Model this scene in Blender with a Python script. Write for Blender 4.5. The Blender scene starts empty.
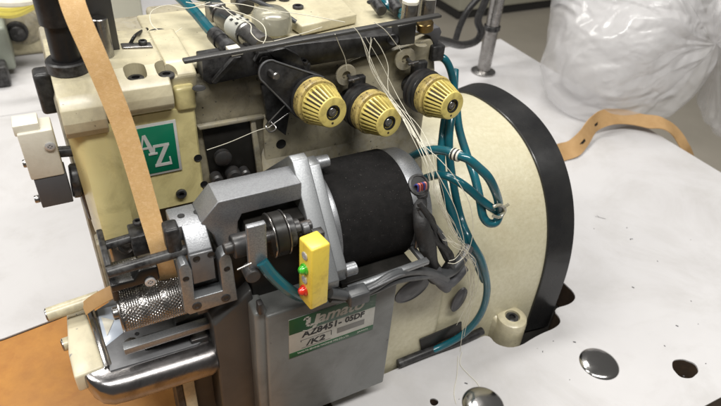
import bpy, bmesh, math, random
from mathutils import Vector, Matrix, noise
random.seed(7)
S = 0.01                                   # everything below is written in centimetres
V = Vector
scn = bpy.context.scene
col = scn.collection

# ---------------------------------------------------------------- camera frame (cm)
FPX, CX, CY = 600.0, 360.5, 203.0
_x = V((1340, 346, -600)).normalized()
_z = V((65, 793, 600)); _z = (_z - _x * _z.dot(_x)).normalized()
_y = _z.cross(_x)
ROT = Matrix((_x, _y, _z))                 # world = ROT @ cam
CAM = V((0, 0, 36))
def at(u, v, x=None, y=None, z=None):
    """point of the plane x=.. / y=.. / z=.. seen at photo pixel u, v (used to take measurements)"""
    w = ROT @ V((u - CX, CY - v, -FPX))
    if x is not None: t = (x - CAM.x) / w.x
    elif y is not None: t = (y - CAM.y) / w.y
    else: t = (z - CAM.z) / w.z
    return CAM + w * t

# ---------------------------------------------------------------- materials
MATS = {}
def mat(name, c1, c2=None, sc=60, rough=0.5, rv=0.12, metal=0.0, bump=0.0, bsc=400,
        dirt=None, da=0.0, dsc=25, speck=None, ssc=300, sth=0.2, coat=0.0, wear=None, wa=0.0, spec=0.5,
        trans=0.0, stretch=(1, 1, 1), alpha=None, sheen=0.0, sss=0.0):
    m = bpy.data.materials.new(name); m.use_nodes = True
    nt = m.node_tree; N = nt.nodes; L = nt.links
    b = N['Principled BSDF']
    tc = N.new('ShaderNodeTexCoord'); mp = N.new('ShaderNodeMapping'); mp.inputs['Scale'].default_value = stretch
    L.new(tc.outputs['Object'], mp.inputs[0])
    def nz(scale, det=6, dist=0.0, ro=0.6):
        n = N.new('ShaderNodeTexNoise'); n.inputs['Scale'].default_value = scale
        n.inputs['Detail'].default_value = det; n.inputs['Distortion'].default_value = dist
        n.inputs['Roughness'].default_value = ro
        L.new(mp.outputs[0], n.inputs['Vector']); return n
    def ramp(src, a, bb):
        r = N.new('ShaderNodeMapRange'); r.inputs[1].default_value = a; r.inputs[2].default_value = bb
        L.new(src, r.inputs[0]); return r.outputs[0]
    def mix(fac, A, B):
        x = N.new('ShaderNodeMix'); x.data_type = 'RGBA'
        if isinstance(fac, float): x.inputs[0].default_value = fac
        else: L.new(fac, x.inputs[0])
        for s, i in ((A, 6), (B, 7)):
            if isinstance(s, tuple): x.inputs[i].default_value = (*s, 1)
            else: L.new(s, x.inputs[i])
        return x.outputs[2]
    def mul(a, k):
        x = N.new('ShaderNodeMath'); x.operation = 'MULTIPLY'; L.new(a, x.inputs[0])
        if isinstance(k, (int, float)): x.inputs[1].default_value = k
        else: L.new(k, x.inputs[1])
        return x.outputs[0]
    n1 = nz(sc)
    c2 = c2 or tuple(v * 0.8 for v in c1)
    c = mix(ramp(n1.outputs[0], 0.3, 0.7), c1, c2)
    if dirt:
        nd = nz(dsc, 10, 0.6, 0.7)
        c = mix(mul(ramp(nd.outputs[0], 0.48, 0.68), da), c, dirt)
    if speck:
        ns = nz(ssc, 3, 0, 0.5)
        c = mix(ramp(ns.outputs[0], 0.72 - sth, 0.76 - sth), c, speck)
    if wear:
        g = N.new('ShaderNodeNewGeometry')
        nw = nz(200, 8, 0, 0.7)
        e = mul(ramp(g.outputs['Pointiness'], 0.52, 0.58), ramp(nw.outputs[0], 0.4, 0.6))
        c = mix(mul(e, wa), c, wear)
    L.new(c, b.inputs['Base Color'])
    r = N.new('ShaderNodeMapRange'); L.new(n1.outputs[0], r.inputs[0])
    r.inputs[1].default_value = 0.25; r.inputs[2].default_value = 0.75
    r.inputs[3].default_value = max(0.02, rough - rv); r.inputs[4].default_value = min(1, rough + rv)
    L.new(r.outputs[0], b.inputs['Roughness'])
    b.inputs['Metallic'].default_value = metal
    b.inputs['Coat Weight'].default_value = coat; b.inputs['Coat Roughness'].default_value = 0.15
    b.inputs['Specular IOR Level'].default_value = spec
    b.inputs['Transmission Weight'].default_value = trans
    if sheen: b.inputs['Sheen Weight'].default_value = sheen; b.inputs['Sheen Roughness'].default_value = 0.5
    if sss:
        b.inputs['Subsurface Weight'].default_value = sss; b.inputs['Subsurface Radius'].default_value = (0.004, 0.003, 0.001)
        b.inputs['Subsurface Scale'].default_value = 1.0
    if alpha is not None: b.inputs['Alpha'].default_value = alpha
    if bump:
        nb = nz(bsc, 4); bp = N.new('ShaderNodeBump'); bp.inputs['Strength'].default_value = bump
        bp.inputs['Distance'].default_value = 0.0003
        L.new(nb.outputs[0], bp.inputs['Height']); L.new(bp.outputs[0], b.inputs['Normal'])
    MATS[name] = m
    return m

cream   = mat('cream enamel', (0.60, 0.55, 0.39), (0.50, 0.45, 0.30), 40, 0.36, 0.12, bump=0.12, bsc=700, dirt=(0.23, 0.19, 0.11), da=0.45, dsc=30, speck=(0.10, 0.08, 0.05), ssc=500, sth=0.0, coat=0.15, wear=(0.22, 0.2, 0.16), wa=0.4)
coverc  = mat('cream hammered enamel', (0.60, 0.56, 0.41), (0.51, 0.47, 0.32), 330, 0.38, 0.12, bump=0.8, bsc=420, dirt=(0.40, 0.33, 0.2), da=0.35, dsc=14, coat=0.15)
dirty   = mat('grimy cream enamel', (0.36, 0.32, 0.22), (0.25, 0.22, 0.15), 90, 0.5, 0.15, bump=0.5, bsc=500, dirt=(0.07, 0.06, 0.04), da=0.8, dsc=55, speck=(0.06, 0.05, 0.04), ssc=420, sth=0.045, wear=(0.35, 0.33, 0.28), wa=0.6)
chipc   = mat('chipped cream enamel', (0.62, 0.57, 0.42), (0.55, 0.50, 0.36), 40, 0.4, 0.12, bump=0.2, bsc=500, dirt=(0.3, 0.27, 0.2), da=0.4, dsc=60, speck=(0.20, 0.20, 0.205), ssc=190, sth=0.045, coat=0.1)
tensm   = mat('soiled cream enamel', (0.47, 0.42, 0.29), (0.36, 0.32, 0.22), 70, 0.45, 0.15, bump=0.4, bsc=450, dirt=(0.10, 0.085, 0.05), da=0.75, dsc=60, speck=(0.07, 0.06, 0.045), ssc=420, sth=0.03, wear=(0.3, 0.28, 0.24), wa=0.6)
yellowc = mat('yellowed cream plastic', (0.68, 0.60, 0.30), (0.61, 0.53, 0.25), 35, 0.33, 0.1, bump=0.08, bsc=300, dirt=(0.22, 0.17, 0.07), da=0.5, dsc=35, coat=0.25, sss=0.05)
knoby   = mat('yellow knob plastic', (0.66, 0.55, 0.17), (0.56, 0.45, 0.13), 120, 0.38, 0.1, bump=0.15, bsc=900, dirt=(0.13, 0.09, 0.03), da=0.6, dsc=130, coat=0.1)
knobs   = mat('soiled knob plastic', (0.58, 0.46, 0.16), (0.45, 0.34, 0.12), 150, 0.42, 0.1, bump=0.25, bsc=900, dirt=(0.10, 0.065, 0.03), da=0.95, dsc=150, speck=(0.05,0.035,0.02), ssc=700, sth=0.1)
knobg   = mat('grimy shaded knob groove', (0.05, 0.035, 0.018), (0.03, 0.02, 0.01), 120, 0.6)  # grime plus the shade of deep grooves, put into the core colour
gunm    = mat('oiled dark steel', (0.055, 0.055, 0.057), (0.08, 0.078, 0.076), 120, 0.38, 0.15, metal=0.6, bump=0.2, bsc=500, dirt=(0.10, 0.06, 0.04), da=0.5, dsc=90)
alu     = mat('cast aluminium', (0.38, 0.39, 0.405), (0.22, 0.225, 0.24), 1600, 0.42, 0.08, metal=0.8, bump=0.2, bsc=1600)
alus    = mat('smooth cast aluminium', (0.33, 0.34, 0.35), (0.23, 0.24, 0.25), 1200, 0.40, 0.08, metal=0.75, bump=0.1, bsc=1300)
alud    = mat('grey milled aluminium', (0.17, 0.172, 0.178), (0.13, 0.132, 0.138), 150, 0.42, 0.12, metal=0.45, bump=0.25, bsc=800)
steel   = mat('worn steel', (0.42, 0.41, 0.40), (0.30, 0.29, 0.28), 90, 0.30, 0.12, metal=1.0, bump=0.15, bsc=600, dirt=(0.12, 0.10, 0.09), da=0.5, dsc=120)
screwm  = mat('bright screw', (0.6, 0.6, 0.6), (0.45, 0.45, 0.45), 200, 0.35, metal=0.4)
chrome  = mat('polished steel', (0.60, 0.59, 0.58), (0.45, 0.44, 0.43), 60, 0.17, 0.08, metal=1.0, bump=0.06, bsc=300)
chromed = mat('dull plated casting', (0.34, 0.33, 0.33), (0.20, 0.19, 0.19), 45, 0.26, 0.12, metal=1.0, bump=0.25, bsc=260, dirt=(0.10, 0.09, 0.085), da=0.7, dsc=50)
brass   = mat('tarnished brass', (0.35, 0.25, 0.10), (0.2, 0.14, 0.07), 200, 0.4, metal=1.0)
black   = mat('black plastic', (0.011, 0.011, 0.012), (0.017, 0.016, 0.016), 80, 0.36, 0.12, spec=0.35, bump=0.15, bsc=500, wear=(0.16,0.16,0.16), wa=.35, dirt=(0.035,0.033,0.03), da=.3, dsc=70)
blackg  = mat('glossy black paint', (0.012, 0.012, 0.013), (0.02, 0.02, 0.02), 30, 0.27, 0.08, bump=0.12, bsc=120, coat=0.15, spec=0.35, dirt=(0.03,0.028,0.026), da=.4, dsc=30)
felt    = mat('black motor wrap', (0.010, 0.010, 0.010), (0.017, 0.016, 0.016), 200, 0.85, 0.1, bump=0.6, bsc=900, speck=(0.09, 0.085, 0.08), ssc=1500, sth=0.03, spec=0.04, dirt=(0.022,0.021,0.02), da=.5, dsc=60)
pitch   = mat('dark oily shaded recess', (0.010, 0.010, 0.009), (0.018, 0.016, 0.014), 80, 0.4, 0.15, spec=0.3, bump=0.3, bsc=300)  # oily near-black, also stands in for shade inside recesses and gaps
slabm   = mat('bronze grey painted plate', (0.075, 0.074, 0.072), (0.062, 0.061, 0.06), 30, 0.42, 0.12, metal=0.4, bump=0.15, bsc=500, dirt=(0.05, 0.045, 0.04), da=0.4, dsc=22)
greyp   = mat('grey painted box', (0.17, 0.176, 0.170), (0.145, 0.150, 0.145), 30, 0.40, 0.1, bump=0.2, bsc=900, dirt=(0.075, 0.075, 0.07), da=0.55, dsc=30, speck=(0.05, 0.045, 0.04), ssc=120, sth=-0.005, coat=0.1)
teal    = mat('teal polyurethane hose', (0.005, 0.10, 0.13), (0.005, 0.075, 0.10), 60, 0.22, 0.08, coat=0.4, dirt=(0.06, 0.07, 0.07), da=0.35, dsc=90)
tan     = mat('tan elastic tape', (0.73, 0.48, 0.22), (0.63, 0.39, 0.16), 120, 0.5, 0.1, bump=0.7, bsc=2600, dirt=(0.88, 0.62, 0.36), da=0.5, dsc=600, sheen=0.1)
tapeo   = mat('brown tape', (0.46, 0.29, 0.135), (0.37, 0.22, 0.09), 60, 0.6, bump=0.3, bsc=500)
laminate= mat('white table laminate', (0.52, 0.512, 0.515), (0.47, 0.46, 0.463), 9, 0.5, 0.08, spec=0.2, bump=0.05, bsc=300, dirt=(0.36, 0.345, 0.33), da=0.5, dsc=9, speck=(0.09, 0.07, 0.06), ssc=90, sth=-0.03)
mdf     = mat('shaded chipboard', (0.055, 0.032, 0.016), (0.03, 0.018, 0.01), 150, 0.8, bump=0.5, bsc=400)  # brown core darkened, shade inside the cut-out put into its colour
orange  = mat('varnished orange hardboard', (0.42, 0.20, 0.055), (0.33, 0.15, 0.04), 70, 0.42, 0.12, bump=0.25, bsc=350, dirt=(0.26, 0.10, 0.03), da=0.45, dsc=60)
whitep  = mat('off white plastic', (0.66, 0.63, 0.54), (0.58, 0.55, 0.46), 60, 0.45, 0.1, bump=0.3, bsc=700, dirt=(0.4, 0.36, 0.28), da=0.3, dsc=60)
greyb   = mat('charcoal plastic', (0.075, 0.075, 0.08), (0.06, 0.06, 0.065), 60, 0.5, bump=0.3, bsc=900)
greenp  = mat('green printed foil', (0.005, 0.17, 0.09), (0.005, 0.145, 0.075), 50, 0.3, 0.08, coat=0.2)
greend  = mat('dark green print', (0.012, 0.085, 0.03), (0.010, 0.07, 0.025), 50, 0.35, 0.08)
silverf = mat('silver foil', (0.52, 0.52, 0.48), (0.45, 0.45, 0.41), 120, 0.42, 0.1, metal=0.3)
letter  = mat('silver lettering', (0.66, 0.66, 0.64), (0.56, 0.56, 0.54), 200, 0.35, metal=0.2)
greyfoil= mat('grey stamped field', (0.22, 0.22, 0.21), (0.19, 0.19, 0.18), 120, 0.45, metal=0.2)
ink     = mat('black ink and hole shade', (0.012, 0.012, 0.012), None, 50, 0.5)  # print black, also carries the shade inside holes and openings
inkw    = mat('white ink', (0.52, 0.52, 0.47), None, 50, 0.5)
senyel  = mat('yellow sensor plastic', (0.80, 0.62, 0.085), (0.74, 0.56, 0.07), 80, 0.38, 0.08, coat=0.1, sss=0.15, bump=0.15, bsc=500, dirt=(0.34, 0.22, 0.04), da=0.5, dsc=90)
threadm = mat('cream sewing thread', (0.72, 0.69, 0.58), (0.62, 0.59, 0.48), 900, 0.7)
greycab = mat('grey cable jacket', (0.062, 0.065, 0.068), (0.045, 0.047, 0.05), 90, 0.38, 0.1, dirt=(0.13, 0.13, 0.13), da=0.3, dsc=90)
sleeve  = mat('black braided sleeve', (0.011, 0.011, 0.012), (0.022, 0.021, 0.021), 400, 0.6, bump=0.8, bsc=900)
oilcap  = mat('grey oil sight window', (0.075, 0.073, 0.078), (0.06, 0.058, 0.062), 60, 0.35, 0.06, coat=0.15)
beigew  = mat('beige metal panel', (0.50, 0.49, 0.40), (0.45, 0.44, 0.36), 6, 0.5)
greygr  = mat('grey green casting', (0.28, 0.30, 0.25), (0.22, 0.24, 0.2), 25, 0.4, bump=0.3, bsc=200)
floorm  = mat('worn concrete floor', (0.56, 0.51, 0.43), (0.46, 0.42, 0.35), 3, 0.6, bump=0.3, bsc=60)
cabyel  = mat('yellow cable jacket', (0.72, 0.62, 0.12), (0.6, 0.5, 0.1), 60, 0.4)
redw    = mat('red insulation', (0.36, 0.06, 0.05), None, 50, 0.4)
bluew   = mat('blue insulation', (0.05, 0.06, 0.25), None, 50, 0.4)
pinkw   = mat('pink insulation', (0.65, 0.25, 0.22), None, 50, 0.4)
clearp  = mat('scratched clear resin', (0.55, 0.53, 0.42), (0.42, 0.40, 0.31), 120, 0.18, 0.1, coat=0.5, bump=0.4, bsc=160, trans=0.55)
ledg    = mat('green indicator lens', (0.06, 0.45, 0.03), (0.04, 0.32, 0.02), 200, 0.12, 0.04, coat=0.5)
ledr    = mat('red indicator lens', (0.62, 0.03, 0.012), (0.45, 0.02, 0.01), 200, 0.12, 0.04, coat=0.5)
filmm   = mat('milky plastic film', (0.50, 0.55, 0.62), (0.42, 0.47, 0.55), 60, 0.2, 0.08, coat=0.3)
def bagmat():
    m = bpy.data.materials.new('translucent polythene'); m.use_nodes = True
    N = m.node_tree.nodes; L = m.node_tree.links; out = N['Material Output']; b = N['Principled BSDF']
    b.inputs['Base Color'].default_value = (0.90, 0.89, 0.90, 1); b.inputs['Roughness'].default_value = 0.3
    b.inputs['Coat Weight'].default_value = 1.0; b.inputs['Coat Roughness'].default_value = 0.07
    tc = N.new('ShaderNodeTexCoord')
    n1 = N.new('ShaderNodeTexNoise'); n1.inputs['Scale'].default_value = 11; n1.inputs['Detail'].default_value = 5; n1.inputs['Distortion'].default_value = 3.5; n1.noise_type = 'RIDGED_MULTIFRACTAL'
    L.new(tc.outputs['Object'], n1.inputs[0])
    bp = N.new('ShaderNodeBump'); bp.inputs['Strength'].default_value = 1.0; bp.inputs['Distance'].default_value = 0.010
    L.new(n1.outputs[0], bp.inputs['Height']); L.new(bp.outputs[0], b.inputs['Normal'])
    n2 = N.new('ShaderNodeTexNoise'); n2.inputs['Scale'].default_value = 30; n2.inputs['Detail'].default_value = 4; n2.inputs['Distortion'].default_value = 2.5; n2.noise_type = 'RIDGED_MULTIFRACTAL'; L.new(tc.outputs['Object'], n2.inputs[0])
    bp2 = N.new('ShaderNodeBump'); bp2.inputs['Strength'].default_value = .45; bp2.inputs['Distance'].default_value = 0.0025; L.new(n2.outputs[0], bp2.inputs['Height']); L.new(bp.outputs[0], bp2.inputs['Normal']); L.new(bp2.outputs[0], b.inputs['Normal'])
    t = N.new('ShaderNodeBsdfTranslucent'); t.inputs[0].default_value = (0.82, 0.81, 0.82, 1); L.new(bp.outputs[0], t.inputs['Normal'])
    tr = N.new('ShaderNodeBsdfTransparent'); tr.inputs[0].default_value = (0.95, 0.95, 0.95, 1)
    m1 = N.new('ShaderNodeMixShader'); m1.inputs[0].default_value = 0.22; L.new(b.outputs[0], m1.inputs[1]); L.new(t.outputs[0], m1.inputs[2])
    m2 = N.new('ShaderNodeMixShader'); m2.inputs[0].default_value = 0.62; L.new(m1.outputs[0], m2.inputs[1]); L.new(tr.outputs[0], m2.inputs[2])
    L.new(m2.outputs[0], out.inputs[0]); return m
bagm = bagmat()

# ---------------------------------------------------------------- mesh building
class B:
    def __init__(s): s.bm = bmesh.new()
    def _join(s, b2, bev=0, seg=2):
        bmesh.ops.recalc_face_normals(b2, faces=b2.faces)
        if bev:
            es = [e for e in b2.edges if len(e.link_faces) == 2 and e.calc_face_angle(0) > 0.35]
            bmesh.ops.bevel(b2, geom=es, offset=bev, segments=seg, profile=0.5, affect='EDGES', clamp_overlap=True)
        me = bpy.data.meshes.new('t'); b2.to_mesh(me); b2.free(); s.bm.from_mesh(me); bpy.data.meshes.remove(me)
        return s
    def hull(s, pts, bev=0, seg=2):
        b = bmesh.new()
        for p in pts: b.verts.new(p)
        r = bmesh.ops.convex_hull(b, input=b.verts)
        bmesh.ops.dissolve_limit(b, angle_limit=0.02, verts=b.verts, edges=b.edges)
        return s._join(b, bev, seg)
    def box(s, x0, x1, y0, y1, z0, z1, bev=0.05, seg=2):
        b = bmesh.new(); v = [b.verts.new((x, y, z)) for x in (x0, x1) for y in (y0, y1) for z in (z0, z1)]
        for f in ((0,1,3,2),(4,6,7,5),(0,4,5,1),(2,3,7,6),(0,2,6,4),(1,5,7,3)): b.faces.new([v[i] for i in f])
        return s._join(b, bev, seg)
    def obox(s, c, ax, ay, az, hx, hy, hz, bev=0.04, seg=2):
        c = V(c); b = bmesh.new()
        v = [b.verts.new(c + ax*hx*i + ay*hy*j + az*hz*k) for i in (-1,1) for j in (-1,1) for k in (-1,1)]
        for f in ((0,1,3,2),(4,6,7,5),(0,4,5,1),(2,3,7,6),(0,2,6,4),(1,5,7,3)): b.faces.new([v[i] for i in f])
        return s._join(b, bev, seg)
    def prism(s, pts, vec, bev=0.05, seg=2):
        b = bmesh.new(); vec = V(vec); n = len(pts)
        a = [b.verts.new(V(p)) for p in pts]; c = [b.verts.new(V(p) + vec) for p in pts]
        b.faces.new(a); b.faces.new(c[::-1])
        for i in range(n): b.faces.new((a[i], c[i], c[(i+1) % n], a[(i+1) % n]))
        return s._join(b, bev, seg)
    def loft(s, rings, bev=0, caps=True, seg=2):
        b = bmesh.new(); R = [[b.verts.new(V(p)) for p in r] for r in rings]; n = len(rings[0])
        for k in range(len(R)-1):
            for i in range(n): b.faces.new((R[k][i], R[k][(i+1) % n], R[k+1][(i+1) % n], R[k+1][i]))
        if caps: b.faces.new(R[0][::-1]); b.faces.new(R[-1])
        return s._join(b, bev, seg)
    def lathe(s, prof, o, ax, n=32, rf=None, cap=True):
        o = V(o); ax = V(ax).normalized(); t = V((0,0,1)) if abs(ax.z) < 0.9 else V((1,0,0))
        e1 = ax.cross(t).normalized(); e2 = ax.cross(e1)
        rings = []
        for h, r in prof:
            r = max(r, 0.002)
            rings.append([o + ax*h + (e1*math.cos(2*math.pi*i/n) + e2*math.sin(2*math.pi*i/n)) * (r if rf is None else rf(h, r, i, n)) for i in range(n)])
        return s.loft(rings, caps=cap)
    def cyl(s, a, b, r, n=28, bev=0.04):
        a = V(a); b = V(b); h = (b-a).length; bev = min(bev, r*0.4, h*0.4)
        return s.lathe([(0, 0.0), (0, r-bev), (bev, r), (h-bev, r), (h, r-bev), (h, 0.0)], a, b-a, n)
    def tube(s, pts, r, n=10, sub=6, rr=None):
        P = smooth(pts, sub); rings = []; up = None
        for i, p in enumerate(P):
            d = (P[min(i+1, len(P)-1)] - P[max(i-1, 0)]).normalized()
            if up is None: up = d.orthogonal().normalized()
            up = (up - d*up.dot(d)).normalized(); w = d.cross(up)
            q = r if rr is None else r*rr(i/(len(P)-1))
            rings.append([p + (up*math.cos(2*math.pi*k/n) + w*math.sin(2*math.pi*k/n))*q for k in range(n)])
        return s.loft(rings)
    def ribbon(s, pts, wd, w, th, sub=8, bev=0):
        """flat tape along pts, wd = list of width directions"""
        P = smooth(pts, sub); W = smooth(wd, sub); rings = []
        for i, p in enumerate(P):
            d = (P[min(i+1, len(P)-1)] - P[max(i-1, 0)]).normalized()
            a = W[i]; a = (a - d*a.dot(d)).normalized(); nn = d.cross(a)
            ww = w/2
            rings.append([p + a*(ww*k) + nn*(th/2*j) for j, ks in ((1, (-1, -.95, -.5, 0, .5, .95, 1)), (-1, (1, .95, .5, 0, -.5, -.95, -1))) for k in ks])
        return s.loft(rings)
    def build(s, name, m, parent=None, smooth_angle=35, **props):
        bm = s.bm
        bmesh.ops.remove_doubles(bm, verts=bm.verts, dist=1e-5)
        if not bm.verts: raise ValueError(name)
        lo = V([min(v.co[i] for v in bm.verts) for i in range(3)]); hi = V([max(v.co[i] for v in bm.verts) for i in range(3)])
        c = (lo+hi)/2
        for v in bm.verts: v.co = (v.co - c)*S
        me = bpy.data.meshes.new(name); bm.to_mesh(me); bm.free()
        me.polygons.foreach_set('use_smooth', [True]*len(me.polygons))
        me.set_sharp_from_angle(angle=math.radians(smooth_angle)); me.materials.append(m)
        o = bpy.data.objects.new(name, me); col.objects.link(o)
        WORLD[o.name] = c*S
        o.location = c*S
        if parent is not None:
            o.parent = parent; o.location = c*S - WORLD[parent.name]
        for k, v in props.items(): o[k] = v
        return o
WORLD = {}
def smooth(pts, sub):
    pts = [V(p) for p in pts]
    if len(pts) < 3 or sub < 2:
        if sub < 2: return pts
        return [pts[0].lerp(pts[-1], i/sub) for i in range(sub+1)]
    out = []
    for i in range(len(pts)-1):
        p0 = pts[i-1] if i else pts[0]*2 - pts[1]; p1 = pts[i]; p2 = pts[i+1]
        p3 = pts[i+2] if i+2 < len(pts) else pts[-1]*2 - pts[-2]
        for k in range(sub):
            t = k/sub
            out.append(0.5*((2*p1) + (p2-p0)*t + (2*p0-5*p1+4*p2-p3)*t*t + (3*p1-p0-3*p2+p3)*t**3))
    out.append(pts[-1]); return out
def thing(name, label, cat, loc, group=None):
    o = bpy.data.objects.new(name, None); col.objects.link(o); o.location = V(loc)*S; o.empty_display_size = 0.02
    WORLD[o.name] = V(loc)*S
    o['label'] = label; o['category'] = cat
    if group: o['group'] = group
    return o
def tag(o, label, cat, group=None):
    o['label'] = label; o['category'] = cat
    if group: o['group'] = group
    return o
def text(body, wid, hei, o, r, u, depth=0.01, offset=0.0, shear=0.0):
    """lettering as a bmesh-builder: o lower-left corner, r right, u up (unit vectors)"""
    c = bpy.data.curves.new('txt', 'FONT'); c.body = body; c.size = 1.0; c.extrude = depth/2; c.offset = offset; c.shear = shear; c.resolution_u = 4
    ob = bpy.data.objects.new('txt', c); col.objects.link(ob); bpy.context.view_layer.update()
    me = bpy.data.meshes.new_from_object(ob.evaluated_get(bpy.context.evaluated_depsgraph_get()))
    nrm = r.cross(u); b = B(); b.bm.from_mesh(me)
    xs = [v.co.x for v in b.bm.verts]; ys = [v.co.y for v in b.bm.verts]
    kx = wid/(max(xs)-min(xs)); ky = hei/(max(ys)-min(ys)); mx, my = min(xs), min(ys)
    for v in b.bm.verts:
        p = v.co.copy(); v.co = V(o) + r*((p.x-mx)*kx) + u*((p.y-my)*ky) + nrm*p.z
    bpy.data.objects.remove(ob); bpy.data.curves.remove(c); bpy.data.meshes.remove(me)
    return b
X_, Y_, Z_ = V((1,0,0)), V((0,1,0)), V((0,0,1))
FR = V((0,-1,0))
def screw(p, ax, r, parent, m=black, h=0.18, name='screw', slot='hex'):
    p = V(p); b = B()
    rs = r*0.5
    b.lathe([(-0.02, r*0.9), (h*0.15, r), (h*0.8, r), (h, r*0.86), (h, rs), (h*0.35, rs*0.95), (h*0.3, 0)], p, ax, 24 if slot == 'hex' else 24,
            rf=None)
    if slot == 'cross':
        ax = V(ax).normalized(); t = Z_ if abs(ax.z) < .9 else X_; e1 = ax.cross(t).normalized(); e2 = ax.cross(e1)
        a = (e1+e2).normalized(); c = (e1-e2).normalized()
        b.obox(p+ax*h*0.72, a, c, ax, rs*0.95, r*0.09, h*0.25, 0.004); b.obox(p+ax*h*0.715, c, a, ax, rs*0.95, r*0.09, h*0.25, 0.004)
    return b.build(name, m, parent)
def hole(p, ax, r, parent, name='screw_hole'):
    b = B(); b.lathe([(0.0, r*1.05), (0.022, r*1.03), (0.022, r*0.88), (0.008, r*0.8), (0.006, 0)], p, ax, 20)  # shallow cup, shade of a deep hole put into its black colour
    return b.build(name, ink, parent)

def carve(o, kb):
    """cut the shape kb out of object o (real recess)"""
    ko = kb.build('cutter', ink); mats = [m for m in o.data.materials]
    par = o.parent; wl = WORLD[o.name]; keep = o.location.copy(); o.parent = None; o.location = wl
    md = o.modifiers.new('b', 'BOOLEAN'); md.operation = 'DIFFERENCE'; md.object = ko; md.solver = 'EXACT'
    bpy.context.view_layer.update()
    me = bpy.data.meshes.new_from_object(o.evaluated_get(bpy.context.evaluated_depsgraph_get()))
    o.modifiers.clear(); o.data = me; me.materials.clear(); me.materials.append(mats[0])
    for p in me.polygons: p.material_index = 0
    me.polygons.foreach_set('use_smooth', [True]*len(me.polygons)); me.set_sharp_from_angle(angle=math.radians(9))
    o.parent = par; o.location = keep; bpy.data.objects.remove(ko)
# ================================================================ SETTING
fl = B().box(-400, 500, -200, 600, -80, -75, 0).build('floor', floorm); fl['kind'] = 'structure'

# ---- the white work table with its cut-out
tb = thing('work_table', 'white laminate table top cut out round the machine base, with two steel caps', 'table', (20, 40, -2))
cut = [at(u, v, z=0) for u, v in ((396,369), (440,351.5), (478,337.5), (489,335), (496,345), (516,349), (538,335), (557,327.5), (562,320), (552,309), (572,304), (577,295), (562,281))]
p_last = at(556, 262, z=0)
outline = [(-75, 36.2), (-8, 36.7), (-4.6, 37.2), (2, 38.5), (2, 44), (p_last.x+3, 44), (p_last.x+2, p_last.y+2)]
def chaikin(P, n=2):
    for _ in range(n):
        Q = [P[0]]
        for a_, b_ in zip(P, P[1:]): Q += [a_.lerp(b_, .25), a_.lerp(b_, .75)]
        P = Q + [P[-1]]
    return P
outline += [(p.x, p.y) for p in reversed(chaikin(cut))]
outline += [(11.5, 22.2), (11.5, 10.6), (64.8, 10.2), (65, 72), (-75, 71)]
def sheet(name, z0, z1, m, parent, grow=0, bev=0):
    b = B(); b.prism([(x, y, z0) for x, y in outline], (0, 0, z1-z0), bev, 1)
    o = b.build(name, m, parent)
    for (u, v, rx, ry) in ((685, 368.5, 1.05, 0.85), (434, 402, 0.3, 0.3)):
        c = at(u, v, z=0); k = B()
        k.lathe([(-8, 1), (8, 1)], (0, 0, 0), Z_, 60, rf=lambda h, r, i, n: 1.0 + 0.05*math.sin(3*math.pi*2*i/n+1) + 0.015*math.sin(math.pi*2*7*i/n))
        for q in k.bm.verts: q.co = V((q.co.x*rx + c.x, q.co.y*ry + c.y, q.co.z))
        ko = k.build('cutter', m)
        md = o.modifiers.new('b', 'BOOLEAN'); md.operation = 'DIFFERENCE'; md.object = ko; md.solver = 'EXACT'
        bpy.context.view_layer.update()
        me = bpy.data.meshes.new_from_object(o.evaluated_get(bpy.context.evaluated_depsgraph_get()))
        o.modifiers.clear(); o.data = me; me.materials.clear(); me.materials.append(m); me.polygons.foreach_set('use_smooth', [False]*len(me.polygons)); bpy.data.objects.remove(ko)
    return o
sheet('laminate', -0.12, 0, laminate, tb)
sheet('table_core', -2.6, -0.12, mdf, tb)
B().box(-75, -9, 37, 40, -75, -2.6).build('table_frame', greyb, tb)
for (u, v, r) in ((599, 364, 1.45), (483, 405, 1.45)):
    c = at(u, v, z=0)
    b = B(); b.lathe([(-1.5, r*0.7), (-0.02, r*0.72), (0.0, r*1.0), (0.05, r*1.02), (0.12, r*0.98), (0.2, r*0.86), (0.27, r*0.6), (0.30, r*0.3), (0.31, 0)], c, Z_, 40)
    o = b.build('hole_cap', chrome, tb)
# ---- boards next to it
ob = B().prism([(-75,-2,-1.4), (8,-2,-1.4), (8,20,-1.4), (8,38.3,-1.4), (2,38.3,-1.4), (-4.6,37.1,-1.4), (-8,36.6,-1.4), (-75,36.1,-1.4)], (0,0,1.3), 0.03).build('hardboard_shelf', orange)
tag(ob, 'orange brown varnished hardboard let in beside the white table at lower left', 'board')
t2 = thing('far_table', 'second white table standing behind the first one at upper left', 'table', (-20, 100, -1))
B().box(-90, 44, 71.8, 150, -2.2, -0.1, 0.05).build('laminate', laminate, t2)
B().box(-88, 40, 74, 78, -75, -2.2).build('table_frame', greyb, t2)

# ================================================================ THE SEWING MACHINE
M = thing('sewing_machine', 'cream and yellow industrial overlock sewing machine with a black puller motor and green AZ badge', 'sewing machine', (12, 30, 0))
# ---- casting
body = B()
body.prism([(5.9,29.2,9), (5.9,29.2,20.9), (5.9,30.0,21.6), (5.9,40,22.0), (5.9,40,9)], (15.3,0,0), 0.25, 3)
body = body.build('head_casting', dirty, M)
b = B()
hp = [at(352,64,y=29.0), at(434,37.5,y=28.95), at(436,92,y=28.95), at(352,110,y=29.0)]
b.prism(hp, (0, 3, 0), 0.12, 3)                       # raised tension block
b.build('tension_block', tensm, M)
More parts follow.
